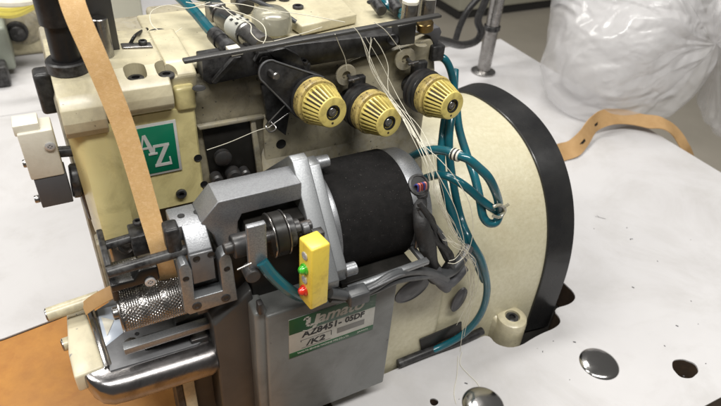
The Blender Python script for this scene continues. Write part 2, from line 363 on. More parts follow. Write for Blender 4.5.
# deck: light enamel top plate
b = B()
b.prism([(4.9,29.9,21.9), (11,29.9,22.0), (20.9,29.9,22.1), (20.9,46,22.3), (11.0,46,22.3), (10.2,37.2,22.2), (4.9,37.0,22.2)], (0,0,0.35), 0.12, 3)
deck = b.build('top_deck', cream, M)
b = B(); q = [at(u, v, z=23.1) for u, v in ((243,-12), (302,26), (357,14), (330,-14))]
b.prism(q, (0,0,-0.6), 0.1, 3); b.build('top_cover_plate', cream, M)
for (u, v) in ((298, 8), (284, 0)): screw(at(u, v, z=23.1), Z_, 0.34, M)
hole(at(158, 32, z=22.55), Z_, 0.5, M, 'oil_hole')
hole(at(373, 2, z=22.55), Z_, 0.4, M, 'oil_hole')
# lower casting behind motor
b = B(); b.box(7, 20.6, 22.7, 40, -2.4, 9.4, 0.6, 4); b.build('lower_casting', coverc, M)
b = B(); b.prism([(9.5,29.1,8.5), (9.5,26.3,8.5), (9.5,29.1,17.0)], (11.3,0,0), 0.3); b.build('front_web', dirty, M)
b = B(); b.box(-0.5, 7.2, 29.6, 40, -3, 21.5, 0.3); b.build('head_core', dirty, M)
b = B(); b.box(11.6, 36, 17, 46, -8, -2.7, 0.3); b.box(8.1, 11.4, 0, 38, -8, -1.0, 0.1); b.build('dark_tray', pitch, M)  # dark trays added to keep the cut-out gap black and cut orange bounce
# sight windows
for (u, v, rx, rz, rot) in ((412, 290, 1.2, 0.82, 0.35), (459, 300, 0.5, 1.0, -0.25)):
    c = at(u, v, y=22.68); b = B()
    b.lathe([(-0.1, 1.12), (0.05, 1.1), (0.08, 1.0), (0.06, 0.94), (0.14, 0.7), (0.17, 0.3), (0.175, 0)], (0,0,0), FR, 40)
    for q in b.bm.verts:
        x, z = q.co.x*rx, q.co.z*rz; q.co = V((c.x + x*math.cos(rot) - z*math.sin(rot), c.y + q.co.y, c.z + x*math.sin(rot) + z*math.cos(rot)))
    b.build('oil_window', oilcap, M)
q = [at(u, v, y=22.66) for u, v in ((419,339), (461,321), (461,331), (421,350))]
b = B(); b.prism(q, (0, -0.12, 0), 0.05); b.build('drain_slot', pitch, M)
# mounting foot
c = at(512.5, 316, z=1.3); b = B()
b.lathe([(-3.4, 1.25), (-0.4, 1.2), (-0.12, 1.14), (0, 0.95), (0, 0.6), (-0.3, 0.58), (-0.3, 0)], c, Z_, 40)
b.hull([(c.x-1.1, c.y, -2), (c.x+1.1, c.y, -2), (c.x-1.1, c.y, .8), (c.x+1.1, c.y, .8), (c.x-1.9, c.y+3, -2), (c.x+1.7, c.y+3, -2), (c.x-1.9, c.y+3, 2.0), (c.x+1.7, c.y+3, 2.0)], 0.25, 3)
ft = b.build('mounting_foot', cream, M)
screw(c + V((0,0,-0.3)), Z_, 0.5, ft, black, 0.25)

# ---- belt cover
bc = B()
def ring(x, d):
    """arch with upright sides, grown by d"""
    a, b_, out = 9.72+d, 12.1+d, []
    for i_ in range(97):
        th = math.pi*i_/96; c_, s_ = math.cos(th), math.sin(th)
        out.append(V((x, 32.57 + a*math.copysign(abs(c_)**(2/2.35), c_), 1.88 + b_*abs(s_)**(2/2.35))))
    return [V((x, 32.57+a, -2.3))] + out + [V((x, 32.57-a, -2.3))]
bc.loft([ring(19.6, -1.4), ring(19.75, -.8), ring(20.1, -.4), ring(20.8, -.15), ring(30.15, 0)])
bcv = bc.build('belt_cover', coverc, M, 50)
b = B(); b.loft([ring(30.0, -.2), ring(30.0, .16), ring(30.06, .2), ring(32.24, .5), ring(32.3, .44), ring(32.3, -1)])
b.build('belt_cover_rim', blackg, bcv, 24)

# ---- front (face) cover, yellowed
zt, zb = 20.55, 13.2
def sec(z, k):
    f = 27.35 - 0.65*k
    return [V((-0.35,31,z)), V((-0.3+0.1*k,27.9,z)), V((0.15,f+0.12,z)), V((0.5,f,z)), V((1.35,f,z)), V((1.7,f+0.12,z)), V((2.7,28.42,z)), V((3.0,28.5,z)), V((5.3,28.5,z)), V((5.85,28.5,z)), V((5.95,28.62,z)), V((5.95,31,z))]
b = B(); lv = [(zt, 0.0), (19.5, 0.15), (18, 0.4), (16.5, 0.75), (15.2, 1.0), (14.5, 1.05)]
b.loft([sec(z, k) for z, k in lv], 0)
fc = b.build('face_cover', yellowc, M)
b = B()
b.loft([[V((p.x, p.y, z)) for p in pts] for z, pts in ((14.5, [(-0.2,30.4,0),(0.15,26.80,0),(0.5,26.68,0),(1.35,26.68,0),(1.7,26.8,0),(2.7,28.4,0),(2.8,30.4,0)] and [V(q) for q in [(-0.2,30.4,0),(0.15,26.80,0),(0.5,26.68,0),(1.35,26.68,0),(1.7,26.8,0),(2.7,28.4,0),(2.8,30.4,0)]]),
     (13.9, [V(q) for q in [(-0.1,30.4,0),(0.3,27.0,0),(0.6,26.85,0),(1.3,26.85,0),(1.6,27.0,0),(2.2,28.4,0),(2.3,30.4,0)]]),
     (13.4, [V(q) for q in [(0.2,30.4,0),(0.5,27.6,0),(0.7,27.4,0),(1.2,27.4,0),(1.4,27.6,0),(1.8,28.6,0),(1.9,30.4,0)]]))])
b.build('face_cover_toe', yellowc, fc)
b = B(); b.box(5.0, 6.05, 28.36, 29.6, 20.4, 21.75, 0.2, 3); b.build('cover_tab', yellowc, fc)
hole(at(86, 110, y=27.34), FR, 0.16, fc)
hole(at(198, 158, y=28.48), FR, 0.22, fc); hole(at(204, 184, y=28.48), FR, 0.2, fc)
hole(at(137, 206, y=28.48), FR, 0.2, fc); 
screw(at(181, 193, y=28.5), FR, 0.3, M)
# cap over the face cover
b = B()
cap = [(27.25,20.6), (27.0,21.0), (26.95,21.5), (27.1,22.1), (27.6,22.6), (28.4,22.9), (33.5,23.1), (33.5,20.6)]
b.prism([(-0.35,y,z) for y, z in cap], (1.9,0,0), 0.08)
cap2 = [(28.0,20.95), (27.85,21.25), (27.85,21.7), (28.05,22.2), (28.5,22.6), (29.2,22.88), (33.5,23.1), (33.5,20.7), (28.3,20.7)]
b.prism([(1.5,y,z) for y, z in cap2], (3.35,0,0), 0.08)
capo = b.build('hinged_cap', cream, M)
b = B(); b.prism([(4.86,29.0,21.0), (4.86,28.7,22.3), (4.86,29.6,22.75), (4.86,33.5,22.95), (4.86,33.5,21.0)], (1.45,0,0), 0.18, 3); b.build('cap_shoulder', cream, M)
shoulder = bpy.data.objects['cap_shoulder']
for (u, v) in ((134.5, 70), (165.5, 66.5)):
    c = at(u, v, z=22.75)
    for ob_ in (capo, shoulder):
        k = B(); k.hull([c + V((.52*math.cos(a), .50*math.sin(a), zz)) for a in [i_*math.pi/12 for i_ in range(24)] for zz in (-.55, 1)] + [c + V((sx_*.46, -.75, .1)) for sx_ in (-1, 1)] + [c + V((sx_*.5, -1.1, 1)) for sx_ in (-1, 1)])
        carve(ob_, k)
    screw(c + V((0, 0.02, -.58)), Z_, 0.4, M, black, 0.2)
hole(at(199, 88, z=21.75), Z_, 0.33, M, 'oil_hole')
# dark bracket on the left side
b = B(); c = at(56, 83, x=-0.8); b.box(-1.15, -0.36, 30.5, 31.6, 20.3, 22.5, 0.2, 3); b.build('side_bracket', black, M)
b = B(); b.cyl(at(82, 172, y=28.6)+V((-.1,0,0)), at(97, 216, y=28.6)+V((-.1,0,0)), 0.34); b.build('side_rod', black, M)
# ---- badge
def onpl(y, c4):
    P = [at(u, v, y=y) for u, v in c4]; return P
bl, br, tr = at(134.5, 181.6, y=28.44), at(182.3, 169.5, y=28.44), at(171.8, 120.2, y=28.44)
w = br.x - bl.x; h = tr.z - br.z; x0 = br.x - w; z0 = br.z
b = B(); b.box(x0, x0+w, 28.42, 28.52, z0, z0+h, 0.02); badge = b.build('badge', letter, fc)
b = B(); b.box(x0+.15, x0+w-.15, 28.402, 28.46, z0+.15, z0+h-.15, 0.005); b.build('badge_field', greenp, badge)
def lets(polys, x, z, sw, sh, y, th):
    b = B()
    for k, pl in enumerate(polys):
        b.prism([V((x + px*sw, y - k*0.004, z + pz*sh)) for px, pz in pl], (0, th, 0), 0.0)
    return b
Zp = [[(0.02,0.88),(0.98,0.88),(0.98,1.0),(0.06,1.0)], [(0.02,0.66),(0.12,0.66),(0.16,0.9),(0.06,1.0)], [(0.70,0.93),(0.98,0.93),(0.30,0.07),(0.02,0.07)], [(0.0,0.0),(0.98,0.0),(0.98,0.12),(0.02,0.12)], [(0.90,0.0),(1.0,0.0),(0.96,0.36),(0.87,0.36)]]
Ap = [[(0.40,1.0),(0.58,1.0),(0.98,0.05),(0.70,0.05)], [(0.40,1.0),(0.50,1.0),(0.20,0.05),(0.10,0.05)], [(0.26,0.32),(0.74,0.32),(0.72,0.41),(0.29,0.41)], [(0.0,0.0),(0.34,0.0),(0.34,0.09),(0.0,0.09)], [(0.58,0.0),(1.08,0.0),(1.08,0.09),(0.58,0.09)]]
lets(Ap, x0+w*.16, z0+h*.42, w*.36, h*.40, 28.385, 0.04).build('badge_letter', letter, badge)
lets(Zp, x0+w*.46, z0+h*.17, w*.35, h*.43, 28.385, 0.04).build('badge_letter', letter, badge)

# ---- side connector block on the left
b = B(); c = at(50, 150, y=28.0)
b.box(-2.35, -0.85, 27.9, 29.3, 18.35, 20.9, 0.08); b.box(-2.45, -1.35, 28.1, 29.2, 20.7, 21.25, 0.06)
cb = b.build('connector_block', whitep, M)
b = B(); b.box(-2.25, -0.8, 27.95, 29.2, 16.6, 18.34, 0.06); b.build('connector_foot', greyb, cb)
screw(at(50, 146, y=27.9), FR, 0.23, cb, screwm, 0.1, slot='cross')
for (u, v) in ((33, 162), (42, 198)):
    c = at(u, v, y=28.5); screw(V((-2.3, c.y, c.z)), -X_, 0.2, cb, steel, 0.22)
b = B(); b.cyl((-0.95, 28.7, 19.2), (-0.2, 28.7, 19.1), 0.28); b.build('pivot', black, M)
b = B(); b.lathe([(0,0),(0,.55),(.1,.62),(.35,.62),(.45,.55),(.45,0)], at(80, 180, y=28.7), V((-1,0,0.1)), 28, rf=lambda h,r,i,n: r*(1.0+0.5*abs(math.sin(2*math.pi*i/n)))); b.build('pivot_disc', black, M)

# ---- presser-foot spring housing: black cylinder on the cap
c = at(70, 70, z=22.9); b = B()
b.lathe([(0,0), (0,0.9), (0.06,0.98), (0.55,0.98), (0.62,0.90), (0.62,0.66), (2.3,0.64), (2.35,0.80), (4.6,0.82), (4.7,0.9), (4.85, 0.9), (4.9,0.8), (4.9,0)], c, Z_, 40)
b.build('pressure_screw', black, M)
# post + chrome cylinder
b = B(); p0 = at(98, 62, y=31.5); b.box(p0.x-0.6, p0.x+1.15, 31.2, 32.0, 22.5, 33, 0.06); b.build('upright_bar', slabm, M)
c = at(108, 63, y=30.7); b = B(); b.cyl((c.x, c.y, 22.6), (c.x, c.y, 24.9), 0.38); b.build('guide_pin', steel, M)
b = B(); a1, a2 = at(122, 49, z=22.9), at(152, 47, z=22.9)
b.prism([a1+V((0,-.25,0)), a2+V((0,-.35,0)), a2+V((0,.3,0)), a1+V((0,.4,0))], (0,0,0.18), 0.05); b.build('lever', steel, M)
screw(at(143, 43.5, z=23.1), Z_, 0.22, M, black)
b = B(); b.tube([at(130,44,z=23), at(135,36,z=23.3), at(142,31,z=23), at(147, 29, z=22.7)], 0.09); b.build('wire_spring', pitch, M)

# ---- needle area left of the beam, recess shade put in a flat black sheet
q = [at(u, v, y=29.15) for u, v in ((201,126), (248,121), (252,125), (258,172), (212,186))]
b = B(); b.prism(q, (0, -0.05, 0), 0.02); b.build('opening_shade', pitch, M)
q = [at(u, v, y=29.1) for u, v in ((196,124), (262,113), (262,116), (198,127.5))]
b = B(); b.prism(q, (0,-0.35,0), 0.05); b.build('cover_rib', dirty, M)
q = [at(u, v, y=29.1) for u, v in ((249,118), (254,117), (262,170), (256,172))]
b = B(); b.prism(q, (0,-0.25,0), 0.06); b.build('cover_rib', dirty, M)
b = B(); c = at(222, 156, y=29.0); b.lathe([(0,.5),(.3,.5),(.4,.35),(.4,0)], c, FR, 20); b.build('shaft_end', gunm, M)
for u, v, r in ((215,176,.35), (232,172,.45), (243,170,.3)):
    b = B(); b.lathe([(0,r),(.5,r),(.6,r*.7),(.6,0)], at(u, v, y=29.0), FR, 20); b.build('shaft_end', gunm, M)
q = [at(u, v, y=29.1) for u, v in ((262,114), (352,100), (352,170), (264,172))]
b = B(); b.prism(q, (0,-0.3,0), 0.08, 3); pl = b.build('front_plate', tensm, M)
hole(at(281, 144, y=28.8), FR, 0.3, pl); screw(at(283,147,y=28.9), FR, 0.13, pl, steel, 0.02)

# ---- long thread bar, black rail
b = B(); b0, b1 = at(183, 61, y=27.4), at(440, 15, y=27.8)
d = (b1-b0).normalized()
b.obox((b0+b1)/2, d, Y_, d.cross(Y_), (b1-b0).length/2, 0.22, 0.09, 0.06); bar = b.build('thread_bar', slabm, M)
b = B()
q = [at(u, v, y=28.5) for u, v in ((202,60), (262,50), (300,44), (378,36), (402,34), (402,44), (380,54), (262,74), (210,85), (203,80))]
b.prism(q, (0, 1.2, 0), 0.06); rail = b.build('tension_rail', black, M)
q = [at(u, v, y=28.4) for u, v in ((210,80), (232,55), (240,54), (214,82))]
b = B(); b.prism(q, (0, -0.35, 0), 0.05); b.build('rail_gusset', black, rail)
q = [at(u, v, y=28.0) for u, v in ((268,52), (285,48), (300,56), (306,70), (290,72))]
b = B(); b.prism(q, (0, 0.4, 0), 0.05); b.build('rail_wing', black, rail)
screw(at(304, 64, y=28.4), V((0,-.3,1)), 0.22, rail, gunm, 0.25)
b = B(); b.lathe([(0,.5),(.35,.5),(.35,.3),(.5,.3),(.5,0)], at(262, 58, y=28.4), FR, 6); b.build('lock_nut', black, rail)
q = [at(u, v, y=29.4) for u, v in ((262,48), (402,24), (414,28), (416,42), (262,66))]
# right end bracket of the rail
q = [at(u, v, y=28.2) for u, v in ((398,26), (417,22), (415,44), (400,46))]
b = B(); b.prism(q, (0, 0.9, 0), 0.08); b.build('rail_end_block', slabm, rail)
b = B(); b.cyl(at(393,40,y=28.1), at(393,40,y=28.7), 0.32); b.build('lock_nut', black, rail)
q = [at(u, v, y=28.9) for u, v in ((416,33), (440,27), (442,32), (436,48), (430,36))]
b = B(); b.prism(q, (0, 0.8, 0), 0.06); b.build('hose_clip', greyb, M)
b = B(); b.cyl(at(425,22,y=28.3), at(425,30,y=28.3), 0.5); b.build('hose_elbow', brass, M)
b = B(); b.lathe([(0,0.3),(0.03,0.36),(0.0,0.28),(-.05,0)], at(421,45,z=22.3), Z_, 20); b.build('oil_hole', dirty, M)
# white capped posts
for (u, v, r) in ((410, 8, 0.48), (428, 3, 0.46)):
    c = at(u, v, y=28.8); b = B()
    b.lathe([(-1.0, r*.98), (0, r), (0.3, r)], c, Z_, 28); po = b.build('thread_post', steel, M)
    b = B(); b.lathe([(0.301, 0), (0.301, r*1.02), (0.45, r*1.0), (0.5, r*.85), (0.5, 0)], c, Z_, 24, rf=lambda h, r, i, n: r*(1+0.05*math.sin(i*math.pi*2/4))); b.build('post_cap', whitep, po)

# ---- tension knobs
AX = V((0.12, -0.985, 0.08)).normalized()
def knob(u, v, depth, stem=True):
    w = ROT @ V((u-CX, CY-v, -FPX)); face = CAM + w*(depth/FPX)
    R1, R0, nF = 0.83, 1.14, 27
    st = lambda h: face - AX*h
    kb = B(); kb.lathe([(0, 0.2), (0, 0.9), (0.25, 0.95), (0.3, 1.15), (0.5, 1.32), (0.62, 1.30), (0.70, 1.12), (0.80, 1.12), (0.86, 1.33), (1.05, 1.35), (1.12, 1.2), (1.2, 1.18), (1.26, 1.3), (1.4, 1.3), (1.44, 1.2), (1.46, 0)], st(3.55), AX, 48)
    root = kb.build('tension_knob', gunm, M)
    b = B(); b.lathe([(0, 0.9), (0, 1.2), (0.05, 1.28), (0.56, 1.30), (0.63, 1.24), (0.63, 1.0), (0.62, 0)], st(2.08), AX, 56); b.build('knob_skirt', knobs, root)
    b = B()
    def rf(h, r, i, n):
        if h < 0.10 or h > 1.17: return r
        ph = (i % 8)/8.0
        return r - (0.21 if 0.49 < ph else 0.0)
    prof = [(a_*1.12, r_) for a_, r_ in [(0.0, 0.9), (0.0, 1.12), (0.03, 1.17), (0.08, 1.17), (0.10, 1.165), (0.35, 1.10), (0.6, 1.02), (0.85, 0.935), (1.0, 0.89), (1.04, 0.87), (1.12, 0.865), (1.17, 0.83), (1.185, 0.79), (1.185, 0.42), (1.15, 0.40), (0.9, 0.38), (0.88, 0.0)]]
    b.lathe(prof, st(1.327), AX, nF*8, rf=rf); b.build('knob_grip', knoby, root, 28)
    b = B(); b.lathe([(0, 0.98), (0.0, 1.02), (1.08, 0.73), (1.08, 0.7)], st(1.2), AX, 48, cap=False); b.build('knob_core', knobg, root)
    b = B(); b.lathe([(-0.05, 0.42), (0.012, 0.42), (0.012, 0.35), (-0.35, 0.34), (-0.37, 0)], face, AX, 28, cap=False); b.build('knob_bore', ink, root)
    b = B(); b.lathe([(-0.3, 0.27), (-0.10, 0.27), (-0.05, 0.22), (-0.05, 0.08), (-.1, .06), (-0.1, 0)], face, AX, 20); b.build('tension_screw', steel, root)
    sd = (ROT @ V((0.25, -0.9, 0))); sd = (sd - AX*sd.dot(AX)).normalized()
    b = B(); b.lathe([(0, 0.075), (0.006, 0.07), (0.006, 0)], face + sd*0.6, AX, 14); b.build('index_dot', knobg, root)
    b = B(); b.cyl(st(3.3), st(4.6), 0.62); b.hull([st(3.3)+V((dx_, dy_, dz_)) for dx_ in (-.55,.45) for dy_ in (-.2,.25) for dz_ in (0, 1.75)], .12, 3); b.build('tension_post', black, root)
    return face
F1 = knob(333.3, 112.7, 31.5); F2 = knob(389.4, 123, 33.6); F3 = knob(452.7, 106, 35.0)
# black lever plate of the first knob
def onax(u, v, back):
    p0 = F1 - AX*back; w = ROT @ V((u-CX, CY-v, -FPX)); t = (p0-CAM).dot(AX)/w.dot(AX); return CAM + w*t
sm = onax(270, 72, 2.4); bg = F1 - AX*2.4
dv = (bg-sm).normalized(); sd = AX.cross(dv)
pts = []
for k in range(9): a = math.radians(90 + 180*k/8 ); pts.append(sm + (dv*math.cos(a) + sd*math.sin(a))*0.62)
for k in range(9): a = math.radians(-80 + 160*k/8); pts.append(bg + (dv*math.cos(a) + sd*math.sin(a))*1.36)
b = B(); b.prism(pts, -AX*0.22, 0.05); lv = b.build('tension_lever', black, M)
B().tube([p_+AX*.0 for p_ in pts[:9]], .05, 8, 4).build('lever_edge', alud, lv)
B().tube([pts[8], pts[8].lerp(pts[9], .95)], .05, 8, 2).build('lever_edge', alud, lv); B().tube([pts[0], pts[0].lerp(pts[-1], .95)], .05, 8, 2).build('lever_edge', alud, lv)
b = B(); q = onax(276, 73, 1.6); b.cyl(sm, sm+AX*0.75, 0.2); b.build('stud', steel, lv)
b = B(); b.cyl(sm-AX*0.2, sm-AX*2.6+V((0,.3,0)), 0.34); b.build('lever_pivot', black, lv)
b = B(); b.prism([at(u, v, y=28.3) for u, v in ((262,86), (280,84), (290,112), (286,136), (268,122))], (0, .4, 0), 0.05); b.build('lever_arm', black, lv)
b = B(); b.tube([at(270,121,y=28), at(276,128,y=27.7), at(270,132,y=27.5), at(266,126,y=27.7), at(270,121,y=28)], 0.05); b.build('thread_eyelet', steel, lv)
for (u0, v0, u1, v1) in ((268,123,285,105), (268,128,290,112)):
    b = B(); b.cyl(at(u0, v0, y=27.9), at(u1, v1, y=27.9), 0.045); b.build('guide_wire', steel, lv)
# guide tabs above knobs
for (u, v, r) in ((345, 74, 0.62), (404, 58, 0.68)):
    c = at(u, v, y=28.6); b = B()
    b.lathe([(0, r), (0.05, r+.03), (0.15, r+.03), (0.2, r), (0.2, 0.27), (0.05, 0.25), (0.05, 0)], c, FR, 32); g = b.build('thread_guide', dirty, M)
    b = B(); b.cyl(c + V((0.1,-.2,0)), c + V((0.1,-.95,-0.05)), 0.12); b.cyl(c + V((-.2,-.85,-0.02)), c + V((.5,-.85,.05)), 0.09); b.build('guide_pin', gunm, g)

# ---- top deck fittings
b = B()
a, e = at(213, 10, z=23.4), at(265, 47, z=23.4); ax = (e-a).normalized(); L_ = (e-a).length
b.lathe([(0,0),(0,.5),(.9,.5),(.9,.42),(1.3,.42),(1.3,.6),(L_*.42,.6),(L_*.43,.64),(L_*.68,.64),(L_*.69,.58),(L_,.58),(L_,0)], a, ax, 32); ac = b.build('air_cylinder', steel, M)
b = B(); b.lathe([(L_*.45,.645),(L_*.45,.665),(L_*.66,.665),(L_*.66,.645)], a, ax, 32, cap=False); b.build('printed_band', inkw, ac)
b = B(); s1 = ax.cross(Z_).normalized()
for k, t in enumerate((0.47, 0.52, 0.57, 0.62)):
    c = a + ax*(L_*t); n_ = (Z_*0.8 - Y_*0.6).normalized() if True else Z_
    n_ = (n_ - ax*n_.dot(ax)).normalized(); tt = n_.cross(ax)
    for j in (-1, 0, 1):
        if (k+j) % 2 == 0: b.obox(c + (n_*math.cos(j*.42) + tt*math.sin(j*.42))*0.667, ax, tt, n_, 0.10, 0.13, 0.01, 0)
b.build('printed_marks', ink, ac)
b = B(); b.obox(a + ax*0.35 + Z_*0.05, ax, s1, ax.cross(s1), 0.4, 0.5, 0.5, 0.1, 3); b.build('end_nut', steel, ac)
h0, h1 = at(217, 37, z=23.3), at(232, 52, z=23.1); hx = (h1-h0).normalized()
b = B(); b.lathe([(-.35,0),(-.35,.42),(0.5,.46),(0.55,.4),(1.0,.4),(1.05,.46),(1.6,.46),(1.65,0)], h0, hx, 24); ff = b.build('hose_fitting', black, M)
b = B(); b.obox(h1+hx*.3+Z_*.25, hx, hx.cross(Z_).normalized(), Z_, .35, .32, .12, .03); b.build('fitting_tag', whitep, ff)
T = B().tube([at(176,-6,z=24), at(190,7,z=23.8), at(200,18,z=23.6), at(209,29,z=23.4), h0], 0.3).build('air_hose', teal, M)
T = B().tube([at(186,-10,z=24.4), at(202,-3,z=24.0), at(225,-6,z=24.0)], 0.27).build('air_hose', teal, M)
B().tube([at(u, v, z=z) for u, v, z in ((228,-8,24.4), (248,-2,24.2), (268,6,23.9), (284,14,23.6), (296,22,23.2))], .13, 10, 8).build('air_hose', greycab, M)
for (u, v, r_) in ((236,3,.33), (246,-1,.4)):
    B().cyl(at(u, v, z=23.0), at(u, v, z=23.0)+Z_*.7, r_).build('hose_elbow', steel, M)
b = B(); q = at(272, 27, z=22.9)
b.lathe([(0,1.25),(.5,1.25),(.85,1.12),(1.0,.9),(1.05,0)], q, Z_, 40, rf=lambda h, r, i, n: r*(1+0.12*math.cos(4*math.pi*i/n))); b.build('oil_sight_dome', clearp, M)
# dark bits at the back of the deck
for (u, v, r) in ((375, 2, .35), (392, 3, .4), (240, -2, .5), (262, -6, .5)):
    b = B(); b.cyl(at(u, v, z=23.2), at(u+7, v+9, z=23.0), r); b.build('hose_fitting', black, M)
for (u, v) in ((385, 2), (397, 6)):
    B().tube([at(u-6, v-14, z=23.4), at(u, v, z=23.2), at(u+12, v+9, z=22.9), at(u+20, v+16, z=22.7)], 0.27).build('air_hose', teal, M)

# ---- puller: motor
mc = V((0, 24.55, 14.2)); sq = [math.radians(49 + 90*k) for k in range(4)]
e1 = V((0, math.cos(math.radians(49)), math.sin(math.radians(49)))); e2 = V((0, -e1.z, e1.y))
def plate(x0, x1, hw, m, name, ch, parent, bev=0.06, cc=mc):
    pts = []
    for s1_, s2_ in ((1,1), (-1,1), (-1,-1), (1,-1)):
        A = cc + e1*(hw*s1_) + e2*(hw*s2_)
        if s1_*s2_ > 0: pts += [A - e2*(ch*s2_), A - e1*(ch*s1_)] if s1_ > 0 else [A - e2*(ch*s2_), A - e1*(ch*s1_)]
        else: pts += [A - e1*(ch*s1_), A - e2*(ch*s2_)]
    b = B(); b.prism([V((x0, p.y, p.z)) for p in pts], (x1-x0, 0, 0), bev, 3); return b.build(name, m, parent)
mount = plate(9.55, 10.45, 3.62, alus, 'motor_mount', 0.35, M)
motor = B().cyl((10.4, mc.y, mc.z), (16.0, mc.y, mc.z), 3.28, 72, 0.12).build('puller_motor', felt, M)
plate(10.47, 11.1, 3.4, alus, 'motor_flange', 0.55, motor)
B().lathe([(11.1, 3.3), (11.3, 3.32), (11.4, 3.3)], mc, X_, 64, cap=False).build('motor_collar', alu, motor)
B().lathe([(15.98, 0), (15.98, 3.16), (16.1, 3.2), (17.0, 3.16), (17.25, 3.0), (17.3, 0)], mc, X_, 64).build('motor_end_bell', alu, motor)
pp_ = at(417, 186, x=16.6) - V((16.6, mc.y, mc.z)); pdir = V((0, pp_.y, pp_.z)).normalized(); port = V((16.6, mc.y, mc.z)) + pdir*3.22
B().lathe([(-0.1, 0.66), (0.06, 0.64), (0.08, 0.52), (-0.05, 0.5)], port, pdir, 28, cap=False).build('cable_port', black, motor)
B().lathe([(0.02, 0.5), (0.03, 0.1), (0.03, 0)], port, pdir, 24).build('port_opening', ink, motor)  # flat black disc, shade of the opening put into its colour
for s1_, s2_ in ((1,1), (-1,1), (-1,-1), (1,-1)):
    A = mc + e1*(2.95*s1_) + e2*(2.95*s2_)
    b = B(); b.cyl((11.05, A.y, A.z), (11.75, A.y, A.z), 0.36); b.build('flange_screw', alu, motor)
for k, (m_, o_) in enumerate(((bluew, -.28), (pinkw, -.14), (redw, 0), (bluew, .13), (pinkw, .26), (redw, -.2))):
    t_ = X_; a = port + t_*o_
    B().tube([a - pdir*.1, a + pdir*.28, a + pdir*.42 - Z_*.25 + t_*.06, a + pdir*.38 - Z_*.75 + t_*.1], 0.055, 8).build('motor_wire', m_, motor)
e_ = port + pdir*.32 - Z_*.8
sv = [e_ + Z_*.2, e_ - Z_*.35 + X_*.05, at(421,222,y=20.8), at(427,245,y=21.0), at(431,264,y=21.6), at(436,276,y=22.0)]
B().tube(sv, 0.46, 16, rr=lambda t: .9+0.12*math.sin(t*14)+0.3*t).build('cable_sleeve', sleeve, M)
for k in range(9):
    rr_ = random.Random(k); o_ = lambda a_: rr_.uniform(-a_, a_)
    p_ = [(420+o_(3), 205+o_(3), 21.0), (429+o_(5), 220+o_(3), 21.0+o_(.3)), (438+o_(6), 238, 21.1+o_(.4)), (447+o_(6), 255, 21.3+o_(.4)), (450+o_(8), 268+o_(4), 21.5+o_(.4)), (440+o_(10), 278+o_(5), 21.4)]
    B().tube([at(u, v, y=y) for u, v, y in p_], rr_.uniform(.11, .22), 10, 8).build('motor_wire', [sleeve, sleeve, greycab][k % 3], M)
# bracket under the motor
q0, q1 = at(350, 290, y=19.9), at(430, 261, y=19.9)
b = B(); b.prism([(q0.x, 19.9, q0.z), (q1.x, 19.9, q1.z), (q1.x, 19.9, q1.z-.26), (q0.x, 19.9, q0.z-.26)], (0, .4, 0), 0.05); b.box(q1.x-.3, q1.x-.02, 20.32, 25.5, (q0.z+q1.z)/2-.3, (q0.z+q1.z)/2, .04); b.build('motor_cradle', alus, M)
b = B(); b.box(q0.x, q1.x-.4, 20.9, 26, (q0.z+q1.z)/2-1.3, (q0.z+q1.z)/2-.7, .1); b.build('cradle_tray', pitch, M)
b = B(); b.cyl((q1.x-.15, 21.2, q1.z+.0), (q1.x-.15, 21.2, q1.z+2.4), 0.12); b.build('cradle_rod', steel, M)
# bundle of cable ends / grey jackets
for pts, r, m_ in (([(330,293,19.6), (352,295,19.6), (372,288,19.7), (392,276,19.9), (410,271,20.2), (428,272,20.6), (446,279,21)], .28, greycab),
                   ([(330,299,19.8), (352,298,19.9), (376,290,19.9), (396,281,20), (418,277,20.3), (440,275,20.9)], .2, greycab),
                   ([(352,298,19.3), (366,291,19.4), (384,283,19.5), (399,276,19.7), (412,272,20.1)], .07, alud),
                   ([(438,276,21), (452,270,21.3), (462,258,21.6), (468,246,22)], .38, greycab),
                   ([(430,274,20.8), (446,284,21), (456,278,21.3), (464,268,21.7)], .33, greyb),
                   ([(436,270,21.2), (440,282,21), (447,288,21.0)], .35, greyb)):
    B().tube([at(u, v, y=y) for u, v, y in pts], r, 12).build('cable', m_, M)
b = B(); c = at(357, 295, y=19.5); b.obox(c, X_, Y_, Z_, .6, .42, .42, .12, 3); b.build('cable_clamp', greycab, M)

# ---- puller: beam and arm
zB = 18.45
p = [at(207,184,z=zB), at(284,165.5,z=zB), at(297,183,z=zB), at(220,203,z=zB)]
yb, yf = (p[0].y+p[1].y)/2, (p[2].y+p[3].y)/2
xl, xr = (p[0].x+p[3].x)/2, 9.6
zlow = 17.45
ql = at(206, 211, y=yf); qk = at(200, 188, y=yb)
xs = xl - (zB-zlow)*0.9
fp = [(xl, zB), (xr, zB)] + [(at(u, v, y=yf).x, at(u, v, y=yf).z) for u, v in ((298, 200), (242, 214), (238, 222), (238, 256), (222, 258), (214, 236))] + [(xs, zlow)]
fp[2] = (xr, fp[2][1])
b = B(); b.prism([(x, yf, z) for x, z in fp], (0, yb-yf, 0), 0.05, 2)
beam = b.build('puller_beam', alu, M, 20)
pA = at(163, 203, z=zlow); pB = at(180, 226, z=zlow)
x1 = pB.x; yff = at(190, 224, z=zlow).y
b = B(); b.prism([(x1-.35,yff,zlow), (xs+.02,yff,zlow), (xs+.02,yff,zlow-.9), (x1-.35,yff,zlow-.9)], (0, yb-yff, 0), 0.06, 3); arm = b.build('arm_plate', alu, M, 20)
for (u, v) in ((181, 216), (197, 212)): hole(at(u, v, z=zlow), Z_, 0.17, arm)
s0, s1_ = at(199, 221, z=zlow), at(203, 251, y=yff-1.3)
xa, xb = at(181, 226, z=zlow).x, xs+.22
yS, zS = yff-0.95, s1_.z
zS = at(204, 250, y=yS).z
